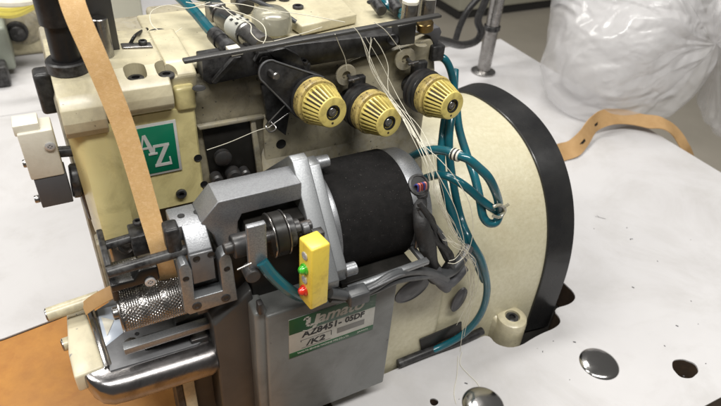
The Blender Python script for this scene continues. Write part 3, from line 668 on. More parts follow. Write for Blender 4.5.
b = B(); b.prism([(xa,yff+.02,zlow-.001), (xa,yS,zS), (xa,yS-.02,zS-1.5), (xa,yff+.4,zS-1.5), (xa,yff+.6,zlow-.9)], (xb-xa,0,0), 0.06, 3); nose = b.build('arm_nose', alu, M)
zN = at(206, 281, y=yS-.16).z
b = B(); b.box(xa+.02, xb-.02, yS-.16, yS-.02, zN, zS-.02, 0.03); nf = b.build('nose_face', alud, nose)
for (u, v) in ((196.5, 259), (211, 254.5)): hole(at(u, v, y=yS-.16), FR, 0.17, nf)
# fork: one U-shaped plate round the nose
yF = yS-.3
fk_ = [(179,270),(181,266),(185,264),(189,265),(192,271),(195,299),(223,291),(219,262),(221,257),(225,254),(230,255),(232,260),(238,300),(190,315),(185,312)]
b = B(); b.prism([at(u, v, y=yF) for u, v in fk_], (0, .75, 0), .05, 3); fk = b.build('fork_plate', alus, M, 30)
for (u, v) in ((186, 279), (227, 269)): hole(at(u, v, y=yF), FR, 0.15, fk)
for (u, v) in ((197, 306), (226, 298)): screw(at(u, v, y=yF), FR, 0.24, fk, gunm, 0.05)
t0, t1 = at(186, 296, y=yF), at(236, 283, y=yF); zc = (t0.z+t1.z)/2
b = B(); b.box(t0.x+.3, t1.x-.3, yF+.76, yF+1.2, zc-.6, zc+1.3, .05); b.build('belt_window', pitch, M)
# under-beam recess, its shade put in as black blocks, with the drive parts
b = B(); b.box(xl+1.2, 9.6, 22.2, 25.4, 7.5, zB-1.75, .15); b.build('underbeam_shade', pitch, M)
b = B(); b.prism([(xb+.3,yff-.2,zB-2.9), (9.4,yff-.2,zB-2.9), (9.4,yff-.2,10.6), (xb+.3,yff-.2,10.6)], (0, 3, 0), .1); b.build('underbeam_shade', pitch, M)
ys = 21.2
c = at(258, 247, y=20.4)
b = B(); b.box(c.x-.5, c.x+.42, 20.3, 20.62, at(258,268,y=20.4).z, at(258,224,y=20.4).z, .06, 3); lk = b.build('link_lever', alu, M)
c2 = at(252, 274, y=20.3); b = B(); b.cyl(c2+V((0,.5,0)), c2+V((0,-.25,0)), .38); b.build('link_screw', gunm, lk)
b = B(); b.cyl(at(237,270,y=20), at(252,263,y=20), .05); b.build('cotter_pin', steel, lk)
sc_ = at(283, 232, y=21.5)
for (x, w_, r, m_) in ((-.75, .10, 1.15, steel), (-.62, .6, 1.12, pitch), (.0, .08, 1.15, steel), (.12, .35, .85, black), (.5, .35, .5, gunm)):
    B().cyl(sc_+V((x,0,0)), sc_+V((x+w_,0,0)), r, 40, .04).build('drive_pulley', m_, M)
screw(sc_+V((.72,-.48,.1)), FR, .16, M, ink, .05)
B().cyl(sc_+V((-3.0,0,-.1)), sc_+V((1.5,0,0)), .3).build('drive_shaft', gunm, M)
B().cyl(sc_+V((-2.6,0,-.1)), sc_+V((-1.7,0,-.1)), .6).build('shaft_collar', gunm, M)
B().cyl(sc_+V((.9,-.25,.1)), sc_+V((1.25,-.25,.1)), .3).build('shaft_collar', alud, M)
# teal hose behind the sensor
B().tube([at(u, v, y=y) for u, v, y in ((262,262,20.2), (272,275,19.9), (286,288,19.7), (300,296,19.9), (318,298,20.3), (335,296,20.6))], .3).build('air_hose', teal, M)

# ---- sensor box with lamps
f1 = at(312, 251, y=18.5); f3 = at(313.5, 310, y=18.5)
th = math.radians(9); wA = V((math.cos(th), math.sin(th), 0)); dA = V((-math.sin(th), math.cos(th), 0))
sw_, sd_, sh_ = 1.02, 1.15, f1.z-f3.z
cn = V((f1.x, 18.5, (f1.z+f3.z)/2)); cc_ = cn + wA*sw_/2 + dA*sd_/2
b = B(); b.obox(cc_, wA, dA, Z_, sw_/2, sd_/2, sh_/2, .1, 3); sen = b.build('sensor_box', senyel, M)
sx1 = f1.x+.8; sz1, sz0 = f1.z, f3.z
def onx(dz): return cn + dA*sd_*.5 + Z_*(sh_*(.5-dz))
for (dz, m_, nm) in ((.40, ledg, 'green_lamp'), (.76, ledr, 'red_lamp')):
    b = B(); b.lathe([(0,.3),(.08,.29),(.10,.23),(.24,.20),(.32,.12),(.34,0)], onx(dz), -wA, 24); b.build(nm, m_, sen)
for dz in (.19, .58): screw(onx(dz), -wA, .22, sen, screwm, .06, slot='cross')
B().box(sx1-.05, sx1+.5, 19.9, 20.4, sz0-.4, sz1-.4, .05).build('sensor_bracket', gunm, M)

# ---- name-plate box
yN = 20.6
n = {k: at(u, v, y=yN) for k, (u, v) in dict(tl=(262,316), bl=(277,412), br=(391,377), tr=(389,279)).items()}
xL, xR = (n['tl'].x+n['bl'].x)/2-.1, (n['br'].x+n['tr'].x)/2+.05
zT, zBt = n['tr'].z+.1, n['br'].z
b = B(); b.box(xL, xR, yN, 22.6, zBt-.3, zT, .14, 3); npb = b.build('control_box', greyp, M)
b = B(); b.box(xL-.55, xL+.2, yN+.25, 22.5, zBt-.3, zT+.15, .2, 3); b.build('box_flange', greyp, npb)
c = at(262, 306, y=yN+.2); b = B(); b.box(xL-.4, xL-.1, yN-.05, yN+.4, c.z-.4, c.z+.4, .08); b.build('hinge_pin', gunm, npb)
LT = {k: at(u, v, y=yN) for k, (u, v) in dict(tl=(286.8,321), tr=(373.3,292.5), br=(375.6,327.8), bl=(290.6,358)).items()}
lx0, lx1 = (LT['tl'].x+LT['bl'].x)/2, (LT['tr'].x+LT['br'].x)/2
lz1, lz0 = (LT['tl'].z+LT['tr'].z)/2, (LT['bl'].z+LT['br'].z)/2
lw, lh = lx1-lx0, lz1-lz0
b = B(); b.box(lx0, lx1, yN-.03, yN+.02, lz0, lz1, .008); npl = b.build('name_plate', silverf, npb)
b = B(); b.box(lx0+.005, lx1-.005, yN-.04, yN-.01, lz0+lh*.62, lz1-.005, .002); b.box(lx0+.005, lx1-.005, yN-.04, yN-.01, lz0+.005, lz0+lh*.13, .002); b.build('green_band', greend, npl)
def wr(t_, fx0, fx1, fz0, fz1, m_, off=0, sh=0):
    return text(t_, lw*(fx1-fx0), lh*(fz1-fz0), (lx0+lw*fx0, yN-.043, lz0+lh*fz0), X_, Z_, .006, off, sh).build('lettering', m_, npl)
def stroke(pts, ws, y):
    b = B()
    for i in range(len(pts)-1):
        p, q_ = V((pts[i][0], 0, pts[i][1])), V((pts[i+1][0], 0, pts[i+1][1])); d_ = (q_-p).normalized(); nn = V((-d_.z, 0, d_.x))
        a_, c_ = ws[i]/2, ws[i+1]/2
        b.prism([p+nn*a_, q_+nn*c_, q_-nn*c_, p-nn*a_], (0, .006, 0), 0)
    for v_ in b.bm.verts: v_.co += V((0, y, 0))
    return b
hx, hz, hs = lx0+lw*.17, lz0+lh*.69, lh*.25
def S_(pts, ws): return stroke([(hx+px*hs, hz+pz*hs) for px, pz in pts], [w_*hs for w_ in ws], yN-.05)
S_([(px*1.45, pz) for px, pz in [(-.05,.80), (.06,.97), (.2,.9), (.2,.55), (.16,.25), (.28,.08), (.5,.12), (.66,.35)]], (.08,.18,.34,.34,.34,.24,.16,.14)).build('lettering', inkw, npl)
o_ = stroke([(hx+px*hs*1.45, hz+pz*hs) for px, pz in [(.72,1.0), (.66,.55), (.58,-.05), (.42,-.32), (.15,-.38), (-.08,-.22)]], [w_*hs for w_ in (.3,.32,.3,.2,.14,.08)], yN-.053); o_.build('lettering', inkw, npl)
wr('amato', .315, .86, .69, .93, inkw, .026, .3)
wr('AZ8451-', .14, .60, .45, .605, ink, .03, .1); wr('05DF', .64, .875, .455, .60, ink, .03, .1)
wr('/K2', .19, .41, .20, .345, ink, .024, .15)
b = B(); b.box(lx0+lw*.55, lx0+lw*.88, yN-.038, yN-.01, lz0+lh*.24, lz0+lh*.38, .002); b.build('stamped_field', greyfoil, npl)
b = B()
for a_ in ((.13,.485,.378,.386), (.13,.138,.34,.386), (.478,.486,.26,.378), (.14,.478,.165,.172)): b.box(lx0+lw*a_[0], lx0+lw*a_[1], yN-.036, yN-.02, lz0+lh*a_[2], lz0+lh*a_[3], 0)
b.build('frame_lines', ink, npl)
wr('YAMATO SEWING MACHINE MFG.CO.,LTD.', .09, .70, .045, .095, inkw, .01, 0); wr('JAPAN', .80, .93, .045, .095, inkw, .01)

# ---- dark plate left of the box
b = B()
q = [at(213,326,y=21.9), at(252,290,y=21.9), at(276,412,y=21.9), at(226,432,y=21.9)]
b.prism([V((p_.x, 21.9, p_.z)) for p_ in q], (0, 2.5, 0), .18, 3); b.build('lower_guard', slabm, M)
b = B(); b.box(2.6, 12, 24.4, 30, -2, 9.5, .2); b.build('looper_cover', slabm, M)

# ---- cloth plate, nose etc
zP = 9.0
q = [at(u, v, z=zP) for u, v in ((93,312), (112,300), (196,284), (215,330), (198,344), (110,371))]
b = B(); b.prism(q, (0,0,-.5), .04); cp = b.build('cloth_plate', alud, M)
q = [at(u, v, z=zP+.03) for u, v in ((66,311), (84,306), (104,366), (74,378), (68,352))]
b = B(); b.prism(q, (0,0,-1.3), .16, 3); ec = b.build('end_cover', chipc, M)
q = [at(u, v, z=zP+.03) for u, v in ((85,306), (93,305), (112,364), (104,368))]
b = B(); b.prism(q, (0,0,-.9), .05); gb = b.build('guide_bar', chrome, M)
q = [at(u, v, z=zP+.16) for u, v in ((89,306), (91,306), (109,365), (107,366))]
b = B(); b.prism(q, (0,0,-.2), .02); b.build('bar_ridge', gunm, gb)
q = [at(u, v, z=zP+.015) for u, v in ((97,310), (116,305), (124,332), (105,347))]
b = B(); b.prism(q, (0,0,-.05), .01); b.build('plastic_film', filmm, cp)
q = [at(u, v, z=zP+.05) for u, v in ((101,317), (114,320), (107,336))]
b = B(); b.prism(q, (0,0,-.05), .01); b.build('film_patch', whitep, cp)
c = at(131, 343, z=zP); screw(c - V((0,0,.08)), Z_, .38, cp, steel, .12)
hole(at(150,338,z=zP), Z_, .2, cp); hole(at(137,334,z=zP), Z_, .12, cp)
# chrome nose: swept casting below the plate
A0, A1 = at(90, 366, z=zP-.1), at(214, 330, z=zP-.1)
dn = (A1-A0); dn.z = 0; Ln = dn.length; dn.normalize(); fn = V((dn.y, -dn.x, 0))
b = B(); rings = []
for t, k in ((-.06,.25), (-.02,.6), (.04,.85), (.12,.97), (.25,1), (.6,1), (.90,1), (.96,.9)):
    o0 = A0 + dn*(Ln*t); w_ = 1.95*k; h_ = 1.75*(.6+.4*k)
    rings.append([o0 + fn*(w_*f_) + Z_*(h_*g_) for f_, g_ in ((-1.0,0), (0,0), (.62,-.02), (.82,-.1), (.95,-.27), (1,-.52), (.98,-.82), (.85,-1.0), (.4,-1.1), (-1.0,-1.1))])
b.loft(rings, 0); b.build('nose_casting', chromed, M, 50)
b = B(); g0 = A0 + dn*(Ln*.86) + fn*.2 + Z_*.05; b.obox(g0, dn, fn, Z_, .5, .45, .3, .08, 3); b.build('latch', gunm, M)
b = B(); b.obox(A0 + dn*(Ln*.62)+fn*(-.15)+Z_*.35, dn, fn, Z_, 1.3, .3, .35, .06); b.build('feed_bracket', black, M)
# dark leg and cream leg beneath
b = B(); b.box(2.3, 3.0, 23.3, 26, -2, 7.7, .1); b.build('base_leg', cream, M)
b = B(); b.box(1.9, 2.28, 23.4, 26, -2, 7.6, .05); b.build('base_leg', black, M)
# white pegs at left
for (u0, v0, u1, v1, r, y) in ((47, 315, 100, 297, .40, 27.6), (63, 345, 84, 338, .38, 26.6)):
    a = at(u0, v0, y=y); e = at(u1, v1, y=y+.1); ax = (e-a).normalized()
    b = B(); b.cyl(a, e, r, 28, .05); pg = b.build('release_peg', cream, M)
    b = B(); b.lathe([(-.06,0),(-.06,r*.8),(-.02,r*.96),(.03,r*.96)], a, ax, 24); b.build('peg_screw', steel, pg)
    b = B(); b.obox(a-ax*.065, ax, Z_, ax.cross(Z_), .01, r*.75, .05, 0); b.build('screw_slot', ink, pg)

# ---- rollers and rods
def knurl(a, e, r, name, depth=.055, cell=.19):
    a = V(a); e = V(e); ax = (e-a).normalized(); e1_ = ax.cross(Z_).normalized(); e2_ = ax.cross(e1_); L = (e-a).length
    m = int(L/(cell/5)); rings = []
    per = int(2*math.pi*r/cell); n = per*6
    tri = lambda t: abs((t % 1)-.5)*2
    for j in range(m+1):
        x = L*j/m; ring_ = []
        for i in range(n):
            th = 2*math.pi*i/n
            g = min(tri(i/n*per + x/cell*.8), tri(i/n*per - x/cell*.8))
            rr = r - depth*(1-min(1, g*2.2)) if 0 < j < m else r-depth
            ring_.append(a + ax*x + (e1_*math.cos(th) + e2_*math.sin(th))*rr)
        rings.append(ring_)
    b = B(); b.loft(rings); return b.build(name, steel, M, 25)
ra, re = at(121, 312, y=23.9), at(189, 291, y=23.9)
re.z = ra.z = (ra.z+re.z)/2
r1 = knurl(ra, re, 1.1, 'feed_roller')
b = B(); b.cyl(ra-X_*.14, ra, 1.12, 40, .04); b.cyl(ra-X_*.4, ra-X_*.1, .3); b.build('roller_end', steel, r1)
b = B(); b.cyl(re, re+X_*.2, 1.05, 40, .04); b.build('roller_end', steel, r1)
ra2, re2 = at(112, 279, y=25.3), at(140, 272, y=25.3); re2.z = ra2.z
r2 = knurl(ra2, re2, .85, 'feed_roller')
b = B(); p0 = at(119, 331, y=24.3); p1 = at(236, 300, y=24.3)
b.box(p0.x, p1.x, 22.85, 23.4, (p0.z+p1.z)/2-.25, (p0.z+p1.z)/2+.2, .05); b.build('roller_shelf', alus, M)
b = B(); b.box(at(193,285,y=23.2).x, at(206,285,y=23.2).x+.3, 23.0, 23.8, at(200,312,y=23.2).z, zS-1.2, .06); b.build('roller_arm', alud, M)
screw(ra - X_*.14 + V((0,0,-.15)), -X_, .26, M, gunm, .25)
def rod(u0, v0, u1, v1, y, r, m_=black, nm='guide_rod'):
    a = at(u0, v0, y=y); e = at(u1, v1, y=y); b = B(); b.cyl(a, e, r, 24, .04); return b.build(nm, m_, M)
rod(100, 247, 137, 236, 25.2, .24); rod(107, 273, 192, 248, 22.6, .27)
c = at(146, 237, y=25); b = B(); b.obox(c, X_, Y_, Z_, .75, .6, .62, .08, 3); hb = b.build('rod_holder', black, M)
screw(at(138, 224, y=25)+V((0,0,.02)), Z_, .24, hb, black, .2)
b = B(); a_, e_ = at(180, 226, y=22.4), at(181, 249, y=22.4); b.box(a_.x-.72, a_.x-.02, 22.4, 23.3, e_.z-.2, a_.z-.15, .14, 3); b.build('rod_holder', black, M)
b = B(); a_, e_ = at(112, 292, y=22.9), at(160, 278, y=22.9); b.prism([(a_.x,22.9,a_.z-.1),(e_.x,22.9,e_.z-.1),(e_.x,22.9,e_.z+.75),(e_.x-.9,22.9,e_.z+.75),(e_.x-1.2,22.9,e_.z+.28),(a_.x,22.9,a_.z+.38)], (0,1.0,0), .08, 3); rb = b.build('roller_bracket', blackg, M)
screw(at(150, 281, y=22.9), FR, .26, rb, screwm, .14, slot='cross')
b = B(); a_, e_ = at(104, 268, y=23.4), at(118, 300, y=23.4); b.box(a_.x+.05, a_.x+.35, 23.3, 26.2, e_.z, a_.z+.2, .08); b.build('roller_bracket', black, M)
# needle bar, presser parts below the face cover
for (u, v, l, r, m_) in ((112, 232, 2.0, .28, black), (128, 240, 3.2, .3, steel), (122, 246, 3.0, .2, gunm), (118, 252, 3.5, .25, steel)):
    c = at(u, v, y=27.6); b = B(); b.cyl(c, c-Z_*l, r); b.build('needle_bar', m_, M)
b = B(); c = at(121, 250, y=27.3); b.obox(c, X_, Y_, Z_, .6, .5, .8, .15, 3); b.build('presser_block', steel, M)
c = at(108, 262, y=27.8); b = B(); b.obox(c, X_, Y_, Z_, .35, .5, 1.8, .12, 3); b.build('presser_block', dirty, M)
b = B(); b.tube([at(118,243,y=26.6), at(120,249,y=26.5), at(127,253,y=26.5), at(132,250,y=26.6)], .1); b.build('wire_spring', gunm, M)
screw(at(115, 236, y=27.3), FR, .25, M, black, .2)

# ---- hoses on the right
H = [([(455,70,29.2), (454,90,28.2), (452,112,26.6), (449,140,25.6), (452,175,25.0), (460,215,23.6), (470,240,22.1), (482,262,21.6), (487,290,21.4), (480,315,21.5), (462,335,21.8), (436,349,22.3), (410,358,22.5)], .29),
     ([(411,157,25.5), (422,152,24.6), (434,150,23.6), (446,151,22.8), (457,155,22.1), (468,159,21.6), (479,168,21.2), (488,177,20.9), (494,188,20.8), (498,200,20.9), (499,210,21.0)], .30),
     ([(426,178,24.6), (437,175,23.8), (447,176,23.0), (459,182,22.3), (470,190,21.8), (480,199,21.4), (489,206,21.1), (497,212,21.2)], .29),
     ([(456,100,28.2), (459,128,26.6), (467,155,24.8), (475,178,23.0), (480,200,21.7), (483,216,21.2), (489,223,20.9), (496,222,20.8), (500,213,20.9)], .30),
     ([(447,105,27.9), (443,135,26.2), (441,165,25.4), (446,195,24.4), (455,220,23.2), (463,240,22.3), (474,258,22.0), (484,280,22.0)], .31),
     ([(434,57,29.3), (443,58,28.8), (449,66,28.6), (453,80,28.4), (455,95,28.0)], .28)]
for pts, r in H: B().tube([at(u, v, y=y) for u, v, y in pts], r*.88, 14, 8).build('air_hose', teal, M)
b = B(); b.obox(at(435, 51, y=29.0), X_, Y_, Z_, .45, .45, .5, .12, 3); b.build('hose_fitting', black, M)
c0, c1 = at(452, 153.3, y=22.45), at(460, 156.3, y=21.95)
b = B(); b.cyl(c0, c1, .34, 24, .03); hm = b.build('hose_marker', whitep, M)
dd = (c1-c0).normalized()
b = B()
for t in (.25, .7): b.cyl(c0.lerp(c1, t)-dd*.05, c0.lerp(c1, t)+dd*.06, .346, 24, .002)
b.build('marker_band', ink, hm)
b = B(); b.tube([at(493,207,y=20.6), at(500,205,y=20.5), at(505,210,y=20.7), at(500,217,y=20.6), at(493,216,y=20.6)], .1); b.tube([at(503,208,y=20.6), at(509,204,y=20.5)], .09); b.build('cable_tie', clearp, M)
b = B(); b.tube([at(u, v, y=y) for u, v, y in ((398,364,22.45), (430,351,22.4), (462,340,22.4), (482,331,22.5))], .33, 12); b.build('gap_shadow', black, M)  # black tube standing in for the shadow in the gap along the base

# ================================================================ THINGS ROUND IT
# tan tape hanging over the machine
sp = [(52,-170,28.4), (60,-100,28.0), (66,-40,27.6), (69,-12,27.2), (77,15,26.7), (94,54,26.2), (110,92,25.9), (124,128,25.6), (137,170,25.2), (149,212,24.7), (158,242,24.2), (164,264,24.0), (168,280,24.3), (166,292,25.2)]
pts = [at(u, v, y=y) for u, v, y in sp]
wd = [V((1,-.15,0)).normalized()]*len(pts)
tp = B().ribbon(pts, wd, .98, .09, 10).build('elastic_tape', tan)
tag(tp, 'tan textured elastic tape hanging in front of the green badge', 'tape')
sp = [at(u, v, y=y) for u, v, y in ((84,309,27.2), (92,303,26.9), (102,297,26.6), (112,292,26.0), (120,288,25.4))]
tp2 = B().ribbon(sp, [V((0.2,.5,.8))]*5, .75, .06, 6).build('tape_end', tapeo)
tag(tp2, 'short brown tape end running into the lower knurled roller beside the cream pegs', 'tape')

def thr(name, pts, label, group=None, r=.021, sub=8, closed=False):
    o = B().tube([at(*p[:2], **({'y': p[2]} if p[2] > 10 and len(p) == 3 else {'z': p[3]})) for p in pts], r, 6, sub).build(name, threadm)
    return tag(o, label, 'thread', group)
thr('sewing_thread', [(352,26,27.3), (358,32,27.2), (366,47,27.0), (378,76,26.6), (391,96,26.0), (404,113,24.9), (417,133,22.6), (429,160,21.2), (439,204,20.6), (454,233,20.5), (469,257,20.7), (474.5,270,20.8), (471,298,21), (463,330,21.3), (460,352,21.4)],
    'longest cream thread, from the bar past the middle knob down to the table')
thr('sewing_thread', [(374,22,27.4), (385,30,27.3), (396,44,27.4), (402,52,27.6)], 'short cream thread from the bar to the guide above the right knob')
thr('sewing_thread', [(374,38,27.2), (382,50,27.1), (388,66,26.9), (388,88,26.4), (394,104,25.8), (408,122,24.4), (424,150,22.0), (440,178,21.0), (454,205,20.6), (460,224,20.5), (464,245,20.4), (456,258,20.4), (449,261,20.4)],
    'looping cream thread that curls back in front of the black cable sleeve')
thr('sewing_thread', [(400,110,25.6), (412,134,23.2), (440,160,21.6), (458,182,21.0), (470,205,20.6), (473,232,20.4), (467,253,20.4), (456,263,20.4), (448,263,20.4)],
    'cream thread bowing out widest to the right over the teal hoses')
thr('sewing_thread', [(395,104,25.6), (410,126,23.6), (424,156,21.3), (434,180,20.8), (442,205,20.4), (455,231,20.3), (468,254,20.5), (477,268,20.7), (478,285,20.8), (470,310,21), (464,336,21.2)],
    'cream thread running close beside the longest one and ending above the table edge')
thr('sewing_thread', [(335,34,27.4), (339,44,27.6), (345,58,27.9), (347,70,28.0)], 'short cream thread from the bar to the guide above the middle knob')
thr('sewing_thread', [(207,150,28.6), (230,142,28.4), (256,131,28.0), (270,127,27.7)], 'taut pale thread crossing the dark opening beside the yellow cover')
o = B().tube([at(u, v, z=z) for u, v, z in ((210,2,24.4), (188,8,24.2), (168,5,23.6), (153,10,23.4), (150,19,23.1), (155,28,22.9), (170,34,22.8), (182,28,22.9))], .023, 6, 8).build('sewing_thread', threadm)
tag(o, 'looped white thread lying over the top deck behind the black round knob and tape', 'thread')
for lab, pts in (('white thread strung over the steel air cylinder to the clear dome', ((186,2,24.6), (215,7,24.5), (244,14,24.2), (262,24,24.2), (266,36,24.0), (262,46,23.6))),
                 ('white thread running along the deck back towards the cover plate', ((212,3,24.4), (240,4,24.2), (268,10,24.2), (300,14,24.0), (345,22,23.5))),
                 ('white thread sagging in front of the clear dome', ((222,6,24.7), (234,16,24.6), (250,24,24.3), (252,34,24.1), (266,42,23.7), (300,34,23.4), (322,27,23.3)))):
    o = B().tube([at(u, v, z=z) for u, v, z in pts], .023, 6, 8).build('sewing_thread', threadm); tag(o, lab, 'thread')
o = B().tube([at(u, v, z=z) for u, v, z in ((462,352,.05), (460,364,.05), (468,374,.05), (477,383,.05), (486,398,.05))], .022, 5, 8)
o.tube([at(u, v, z=z) for u, v, z in ((458,356,.05), (457,375,.05), (454,392,.05), (456,404,.05))], .022, 5, 8)
tag(o.build('thread_scrap', threadm), 'wispy thread scraps lying on the white table beside the steel cap', 'thread')

# dust and lint on the table
rg = random.Random(11); b = B()
for k in range(46):
    u, v = rg.uniform(400, 715), rg.uniform(215, 400)
    c = at(u, v, z=.02)
    if c.x < 33 and c.y > 20.0 or c.y < 11.5 or c.x > 63: continue
    r_ = rg.choice((.025,.035,.04,.06)); a_ = rg.uniform(0, 6.28)
    if k % 9:
        b.obox(c, V((math.cos(a_), math.sin(a_), 0)), V((-math.sin(a_), math.cos(a_), 0)), Z_, r_*rg.uniform(1, 2.2), r_*.7, .02, .006)
    else:
        b.tube([c + V((rg.uniform(-.5,.5), rg.uniform(-.5,.5), .01)) for _ in range(4)], .011, 5, 5)
db = b.build('dust_and_lint', greyb); db['kind'] = 'stuff'
b = B(); rg = random.Random(9)
for k in range(5):
    o_ = lambda a_: rg.uniform(-a_, a_)
    b.tube([at(u+o_(6), v+o_(4), y=y+o_(.2)) for u, v, y in ((366,38,27.1), (376,66,26.7), (392,98,25.6), (412,128,23.0), (428,160,21.2), (440,195,20.7), (452,226,20.5), (464,250,20.4), (470,285,20.8), (462,325,21.2))][:rg.choice((8,9,10))], .014, 5, 8)
tag(b.build('thread_strands', threadm), 'thin slack strands falling from the long bar past the middle knob and motor end', 'thread')
b = B(); rg = random.Random(5)
for k in range(7):
    o_ = lambda a_: rg.uniform(-a_, a_)
    b.tube([at(u+o_(5), v+o_(4), y=y+o_(.15)) for u, v, y in ((446,236,20.5), (456,246,20.3), (466,254,20.3), (472,262,20.4), (474,276,20.6), (470,296,20.8), (463,320,21.1))][:rg.choice((5,6,7))], .013, 5, 7)
tag(b.build('thread_tangle', threadm), 'wispy tangle of the finest threads caught at the black sleeve end below the teal hoses', 'thread')
# curled brown tape on the table at right
sp = [((548,156),1.2,26), ((562,152),.8,0), ((574,148),.8,0), ((584,138),1.2,0), ((594,124),1.8,0), ((608,117),2.0,0), ((626,117),1.5,0), ((645,121),1.2,0), ((664,124),1.5,0), ((677,134),.4,0), ((686,150),-1.2,0), ((692,170),-4.5,0)]
pts = [at(u, v, z=zz) for (u, v), zz, _ in sp]
wds = [V((.1,.5,1)), V((.2,.7,.6)), V((.3,.7,.5)), V((-.5,.4,.7)), V((-.8,.1,.6)), V((-.3,.7,.7)), V((-.1,.8,.5)), V((.2,.9,.3)), V((.6,.7,.2)), V((.8,.4,.1)), V((.9,.3,.1)), V((1,.2,.1))]
ct = B().ribbon(pts, wds, 2.1, .12, 8).build('curled_tape', tapeo)
tag(ct, 'slotted tan tape curling over the white table and under the plastic bag', 'tape')
for k in (22, 33):
    P_ = smooth(pts, 8); W_ = smooth(wds, 8); d_ = (P_[k+1]-P_[k-1]).normalized(); a_ = (W_[k]-d_*W_[k].dot(d_)).normalized(); n_ = d_.cross(a_)
    B().obox(P_[k]-a_*.2, d_, a_, n_, .6, .16, .07, 0).build('slot', pitch, ct)
# plastic bag
def crumple(name, c, rad, seed, knot, parent=None, floor=True):
    b = bmesh.new(); bmesh.ops.create_icosphere(b, subdivisions=7, radius=1)
    c = V(c); kd = V(knot)-c; kn_ = kd.normalized(); ux = kn_.cross(Z_).normalized(); uy = ux.cross(kn_)
    rg = random.Random(int(seed*10)); PL = []
    for k in range(46):
        nv = V((rg.gauss(0,1), rg.gauss(0,1), rg.gauss(0,1))).normalized(); PL.append((nv, rg.uniform(-.75,.75), rg.choice((-1,1))*rg.uniform(.03,.10)*(1 if k < 16 else .55)))
    for k in range(95):
        nv = V((rg.gauss(0,1), rg.gauss(0,1), rg.gauss(0,1))).normalized(); PL.append((nv, rg.uniform(-.95,.95), rg.choice((-1,1))*rg.uniform(.02,.055)))
    PL = [(n_, c_, a_, sum(abs(t_.co.dot(n_)-c_) for t_ in list(b.verts)[::997])/len(list(b.verts)[::997])) for n_, c_, a_ in PL]
    for v in b.verts:
        p = v.co.copy(); q = p*1.15 + V((seed, seed*.3, 0))
        wp = p + V((noise.noise(q*1.5), noise.noise(q*1.5+V((7,0,0))), noise.noise(q*1.5+V((0,9,0)))))*.22
        t = p.dot(kn_); an = math.atan2(p.dot(uy), p.dot(ux))
        r = 1 + .10*noise.noise(q)
        for nv, c_, a_, m_ in PL: r += a_*(abs(wp.dot(nv) - c_) - m_)
        r = .62 + (r-.62)*1.0 if r > .62 else .62
        r = min(r, 1.22)
        k = max(0, (t+.25)/1.25)
        r -= .15*k*k*(abs(((an*6/6.283 + .6*noise.noise(q*1.3)) % 1)-.5)*2)
        r -= .06*k*(abs(((an*17/6.283 + .5*noise.noise(q*2.1)) % 1)-.5)*2)
        w_ = V((p.x*rad[0], p.y*rad[1], p.z*rad[2]))*r
        if t > .55:
            s_ = (t-.55)/.45; w_ = w_.lerp(kd, s_**1.2*.95)
        w_ = c + w_
        if floor and w_.z < .2 and w_.x < 65.5: w_.z = .2 + .25*abs(noise.noise(q*3))
        v.co = w_
    o = B(); me = bpy.data.meshes.new('b'); b.to_mesh(me); b.free(); o.bm.from_mesh(me)
    return o.build(name, bagm, parent, 180)
pb = crumple('plastic_bag', at(634, 30, y=50), (12.8, 11.5, 10.4), 2.3, at(716, 44, y=42))
tag(pb, 'large crumpled translucent white plastic bag resting on the far table edge at right', 'bag')
crumple('inner_bag', at(640, 40, y=51), (9.6, 8, 8.8), 3.7, at(700, 50, y=45), pb)
tl = crumple('bag_tail', at(742, 92, y=42), (5.2, 4.0, 7.4), 5.1, at(716, 44, y=42), pb, False)
crumple('bag_knot', at(738, 22, y=42), (4.2, 3.2, 4.4), 8.3, at(716, 44, y=42), pb, False)

# steel post with flange, cable
pc = at(483, 72, z=0)
pp = thing('steel_post', 'upright steel post with a base flange at the back of the white table', 'post', pc)
B().lathe([(0,1.75),(.25,1.75),(.4,1.4),(.5,1.1)], pc, Z_, 36).build('post_flange', steel, pp)
B().cyl(pc, pc+Z_*26, .95, 32).build('post_tube', steel, pp)
B().lathe([(0,1.05),(.1,1.15),(.6,1.15),(.7,1.05)], pc+Z_*6.3, Z_, 28, cap=False).build('post_ring', black, pp)
cb_ = B().tube([at(u, v, y=y) for u, v, y in ((430,38,50), (448,42,54), (462,45,58), (476,41,61.3), (481,32,61.5), (478,20,61.4), (484,4,61), (492,-14,60))], .5, 12, 10)
tag(cb_.build('power_cable', black), 'black cable looping past the steel post and down behind the machine', 'cable')
cb_ = B().tube([at(u, v, y=y) for u, v, y in ((455,42,66), (460,26,66), (468,10,66), (482,-6,66))], .45, 12, 10)
tag(cb_.build('power_cable', black), 'thinner black cable rising left of the steel post', 'cable')

# background: second machine at upper left
m2 = thing('second_machine', 'blurred cream sewing machine on the far table at upper left with black bolts', 'sewing machine', (-5, 92, 0))
b = B(); b.box(-30, 6.5, 88, 104, -.1, 24, .8, 3); b.build('casting', cream, m2)
b = B(); pl_, pr_ = at(-10, 60, y=82), at(15, 62, y=82); b.box(pl_.x, pr_.x, 82, 88, .8, at(5,27,y=82).z, .4, 3); b.build('side_housing', greygr, m2)
b = B(); b.box(-26, -8, 80, 88, -.1, 3, .3); b.build('dark_tray', pitch, m2)
c = at(17, 31, y=87.6); b = B(); b.lathe([(0,1.35),(.5,1.3),(.6,1.0),(1.2,.95),(1.3,.8),(1.3,0)], c, FR, 28); b.build('bolt', black, m2)
c = at(20, 27, y=88); b = B(); b.lathe([(-.4,2.5),(.25,2.5),(.4,2.2),(.4,0)], c, FR, 36, rf=lambda h,r,i,n: r*(1+.1*math.cos(4*math.pi*i/n))); b.build('bearing_boss', dirty, m2)
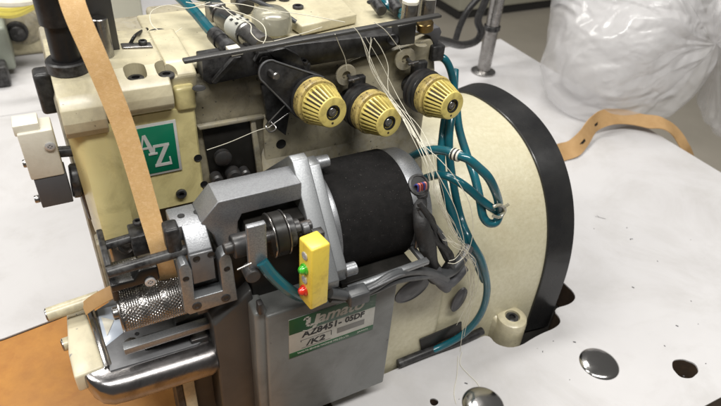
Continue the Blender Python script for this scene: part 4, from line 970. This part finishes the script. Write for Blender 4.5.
for k, (a, bb, m_) in enumerate((((-10,8), (52,-6), cabyel), ((-10,3), (52,-4), whitep), ((-10,12), (40,0), cabyel))):
    o = B().tube([at(a[0], a[1], y=78), at(14, a[1]+1, y=77), at(34, bb[1]+8-k*2, y=77), at(bb[0], bb[1], y=78)], .55, 10, 8).build('cable', m_, m2)
b = B(); b.box(at(-5,80,y=80).x, at(11,80,y=80).x, 79, 81.9, -.1, 2.6, .4); b.build('foot', black, m2)
b = B(); q_ = at(40, 20, y=87.9); b.box(q_.x, q_.x+5.5, 87, 88.2, 6, 13, .5, 3); b.build('side_plate', cream, m2)
# cream column further back and cabinet
c1_ = at(118, 46, y=76); c2_ = at(148, 44, y=76)
o = B().box(c1_.x, c2_.x, 76, 80, -.1, 30, .3, 3).build('cream_column', beigew); tag(o, 'pale beige machine column standing behind the tape and dark bar', 'column')
cx = at(508, 40, z=-75)
cb = thing('metal_cabinet', 'blurred pale green beige metal cabinet beyond the table at top right', 'cabinet', (cx.x, cx.y+100, -75))
B().box(cx.x-10, cx.x+120, cx.y+30, cx.y+70, -70, 60, 1).build('cabinet_body', beigew, cb)
B().box(cx.x-9, cx.x+119, cx.y+32, cx.y+68, -75, -70, .2).build('cabinet_plinth', black, cb)

# ================================================================ CAMERA, LIGHT
cam = bpy.data.cameras.new('camera'); co = bpy.data.objects.new('camera', cam); col.objects.link(co)
cam.sensor_width = 36; cam.lens = 36*FPX/721.0; cam.clip_start = 0.01; cam.clip_end = 60
cam.shift_x = (360.5-CX)/721.0; cam.shift_y = 0
co.matrix_world = Matrix.Translation(CAM*S) @ ROT.to_4x4()
cam.dof.use_dof = True; cam.dof.focus_distance = 0.345; cam.dof.aperture_fstop = 17
scn.camera = co
def area(name, loc, target, sx, sy, power, colr):
    l = bpy.data.lights.new(name, 'AREA'); l.shape = 'RECTANGLE'; l.size = sx*S; l.size_y = sy*S; l.energy = power; l.color = colr
    o = bpy.data.objects.new(name, l); col.objects.link(o); o.location = V(loc)*S
    o.rotation_euler = (V(target)-V(loc)).to_track_quat('-Z', 'Y').to_euler(); return o
area('tube_light_back', (20, 120, 190), (15, 35, 5), 150, 22, 30, (1.0, 0.975, 0.93))
area('tube_light_left', (-105, 55, 150), (15, 30, 8), 25, 90, 17, (1.0, 0.97, 0.92))
area('tube_light_over', (5, -35, 150), (14, 30, 8), 140, 16, 29, (1.0, 0.98, 0.94))
w = bpy.data.worlds.new('World'); scn.world = w; w.use_nodes = True
w.node_tree.nodes['Background'].inputs[0].default_value = (0.60, 0.585, 0.56, 1); w.node_tree.nodes['Background'].inputs[1].default_value = 0.22
scn.view_settings.view_transform = 'Standard'; scn.view_settings.look = 'None'; scn.view_settings.exposure = 0; scn.view_settings.gamma = 1
scn.render.engine = 'CYCLES'
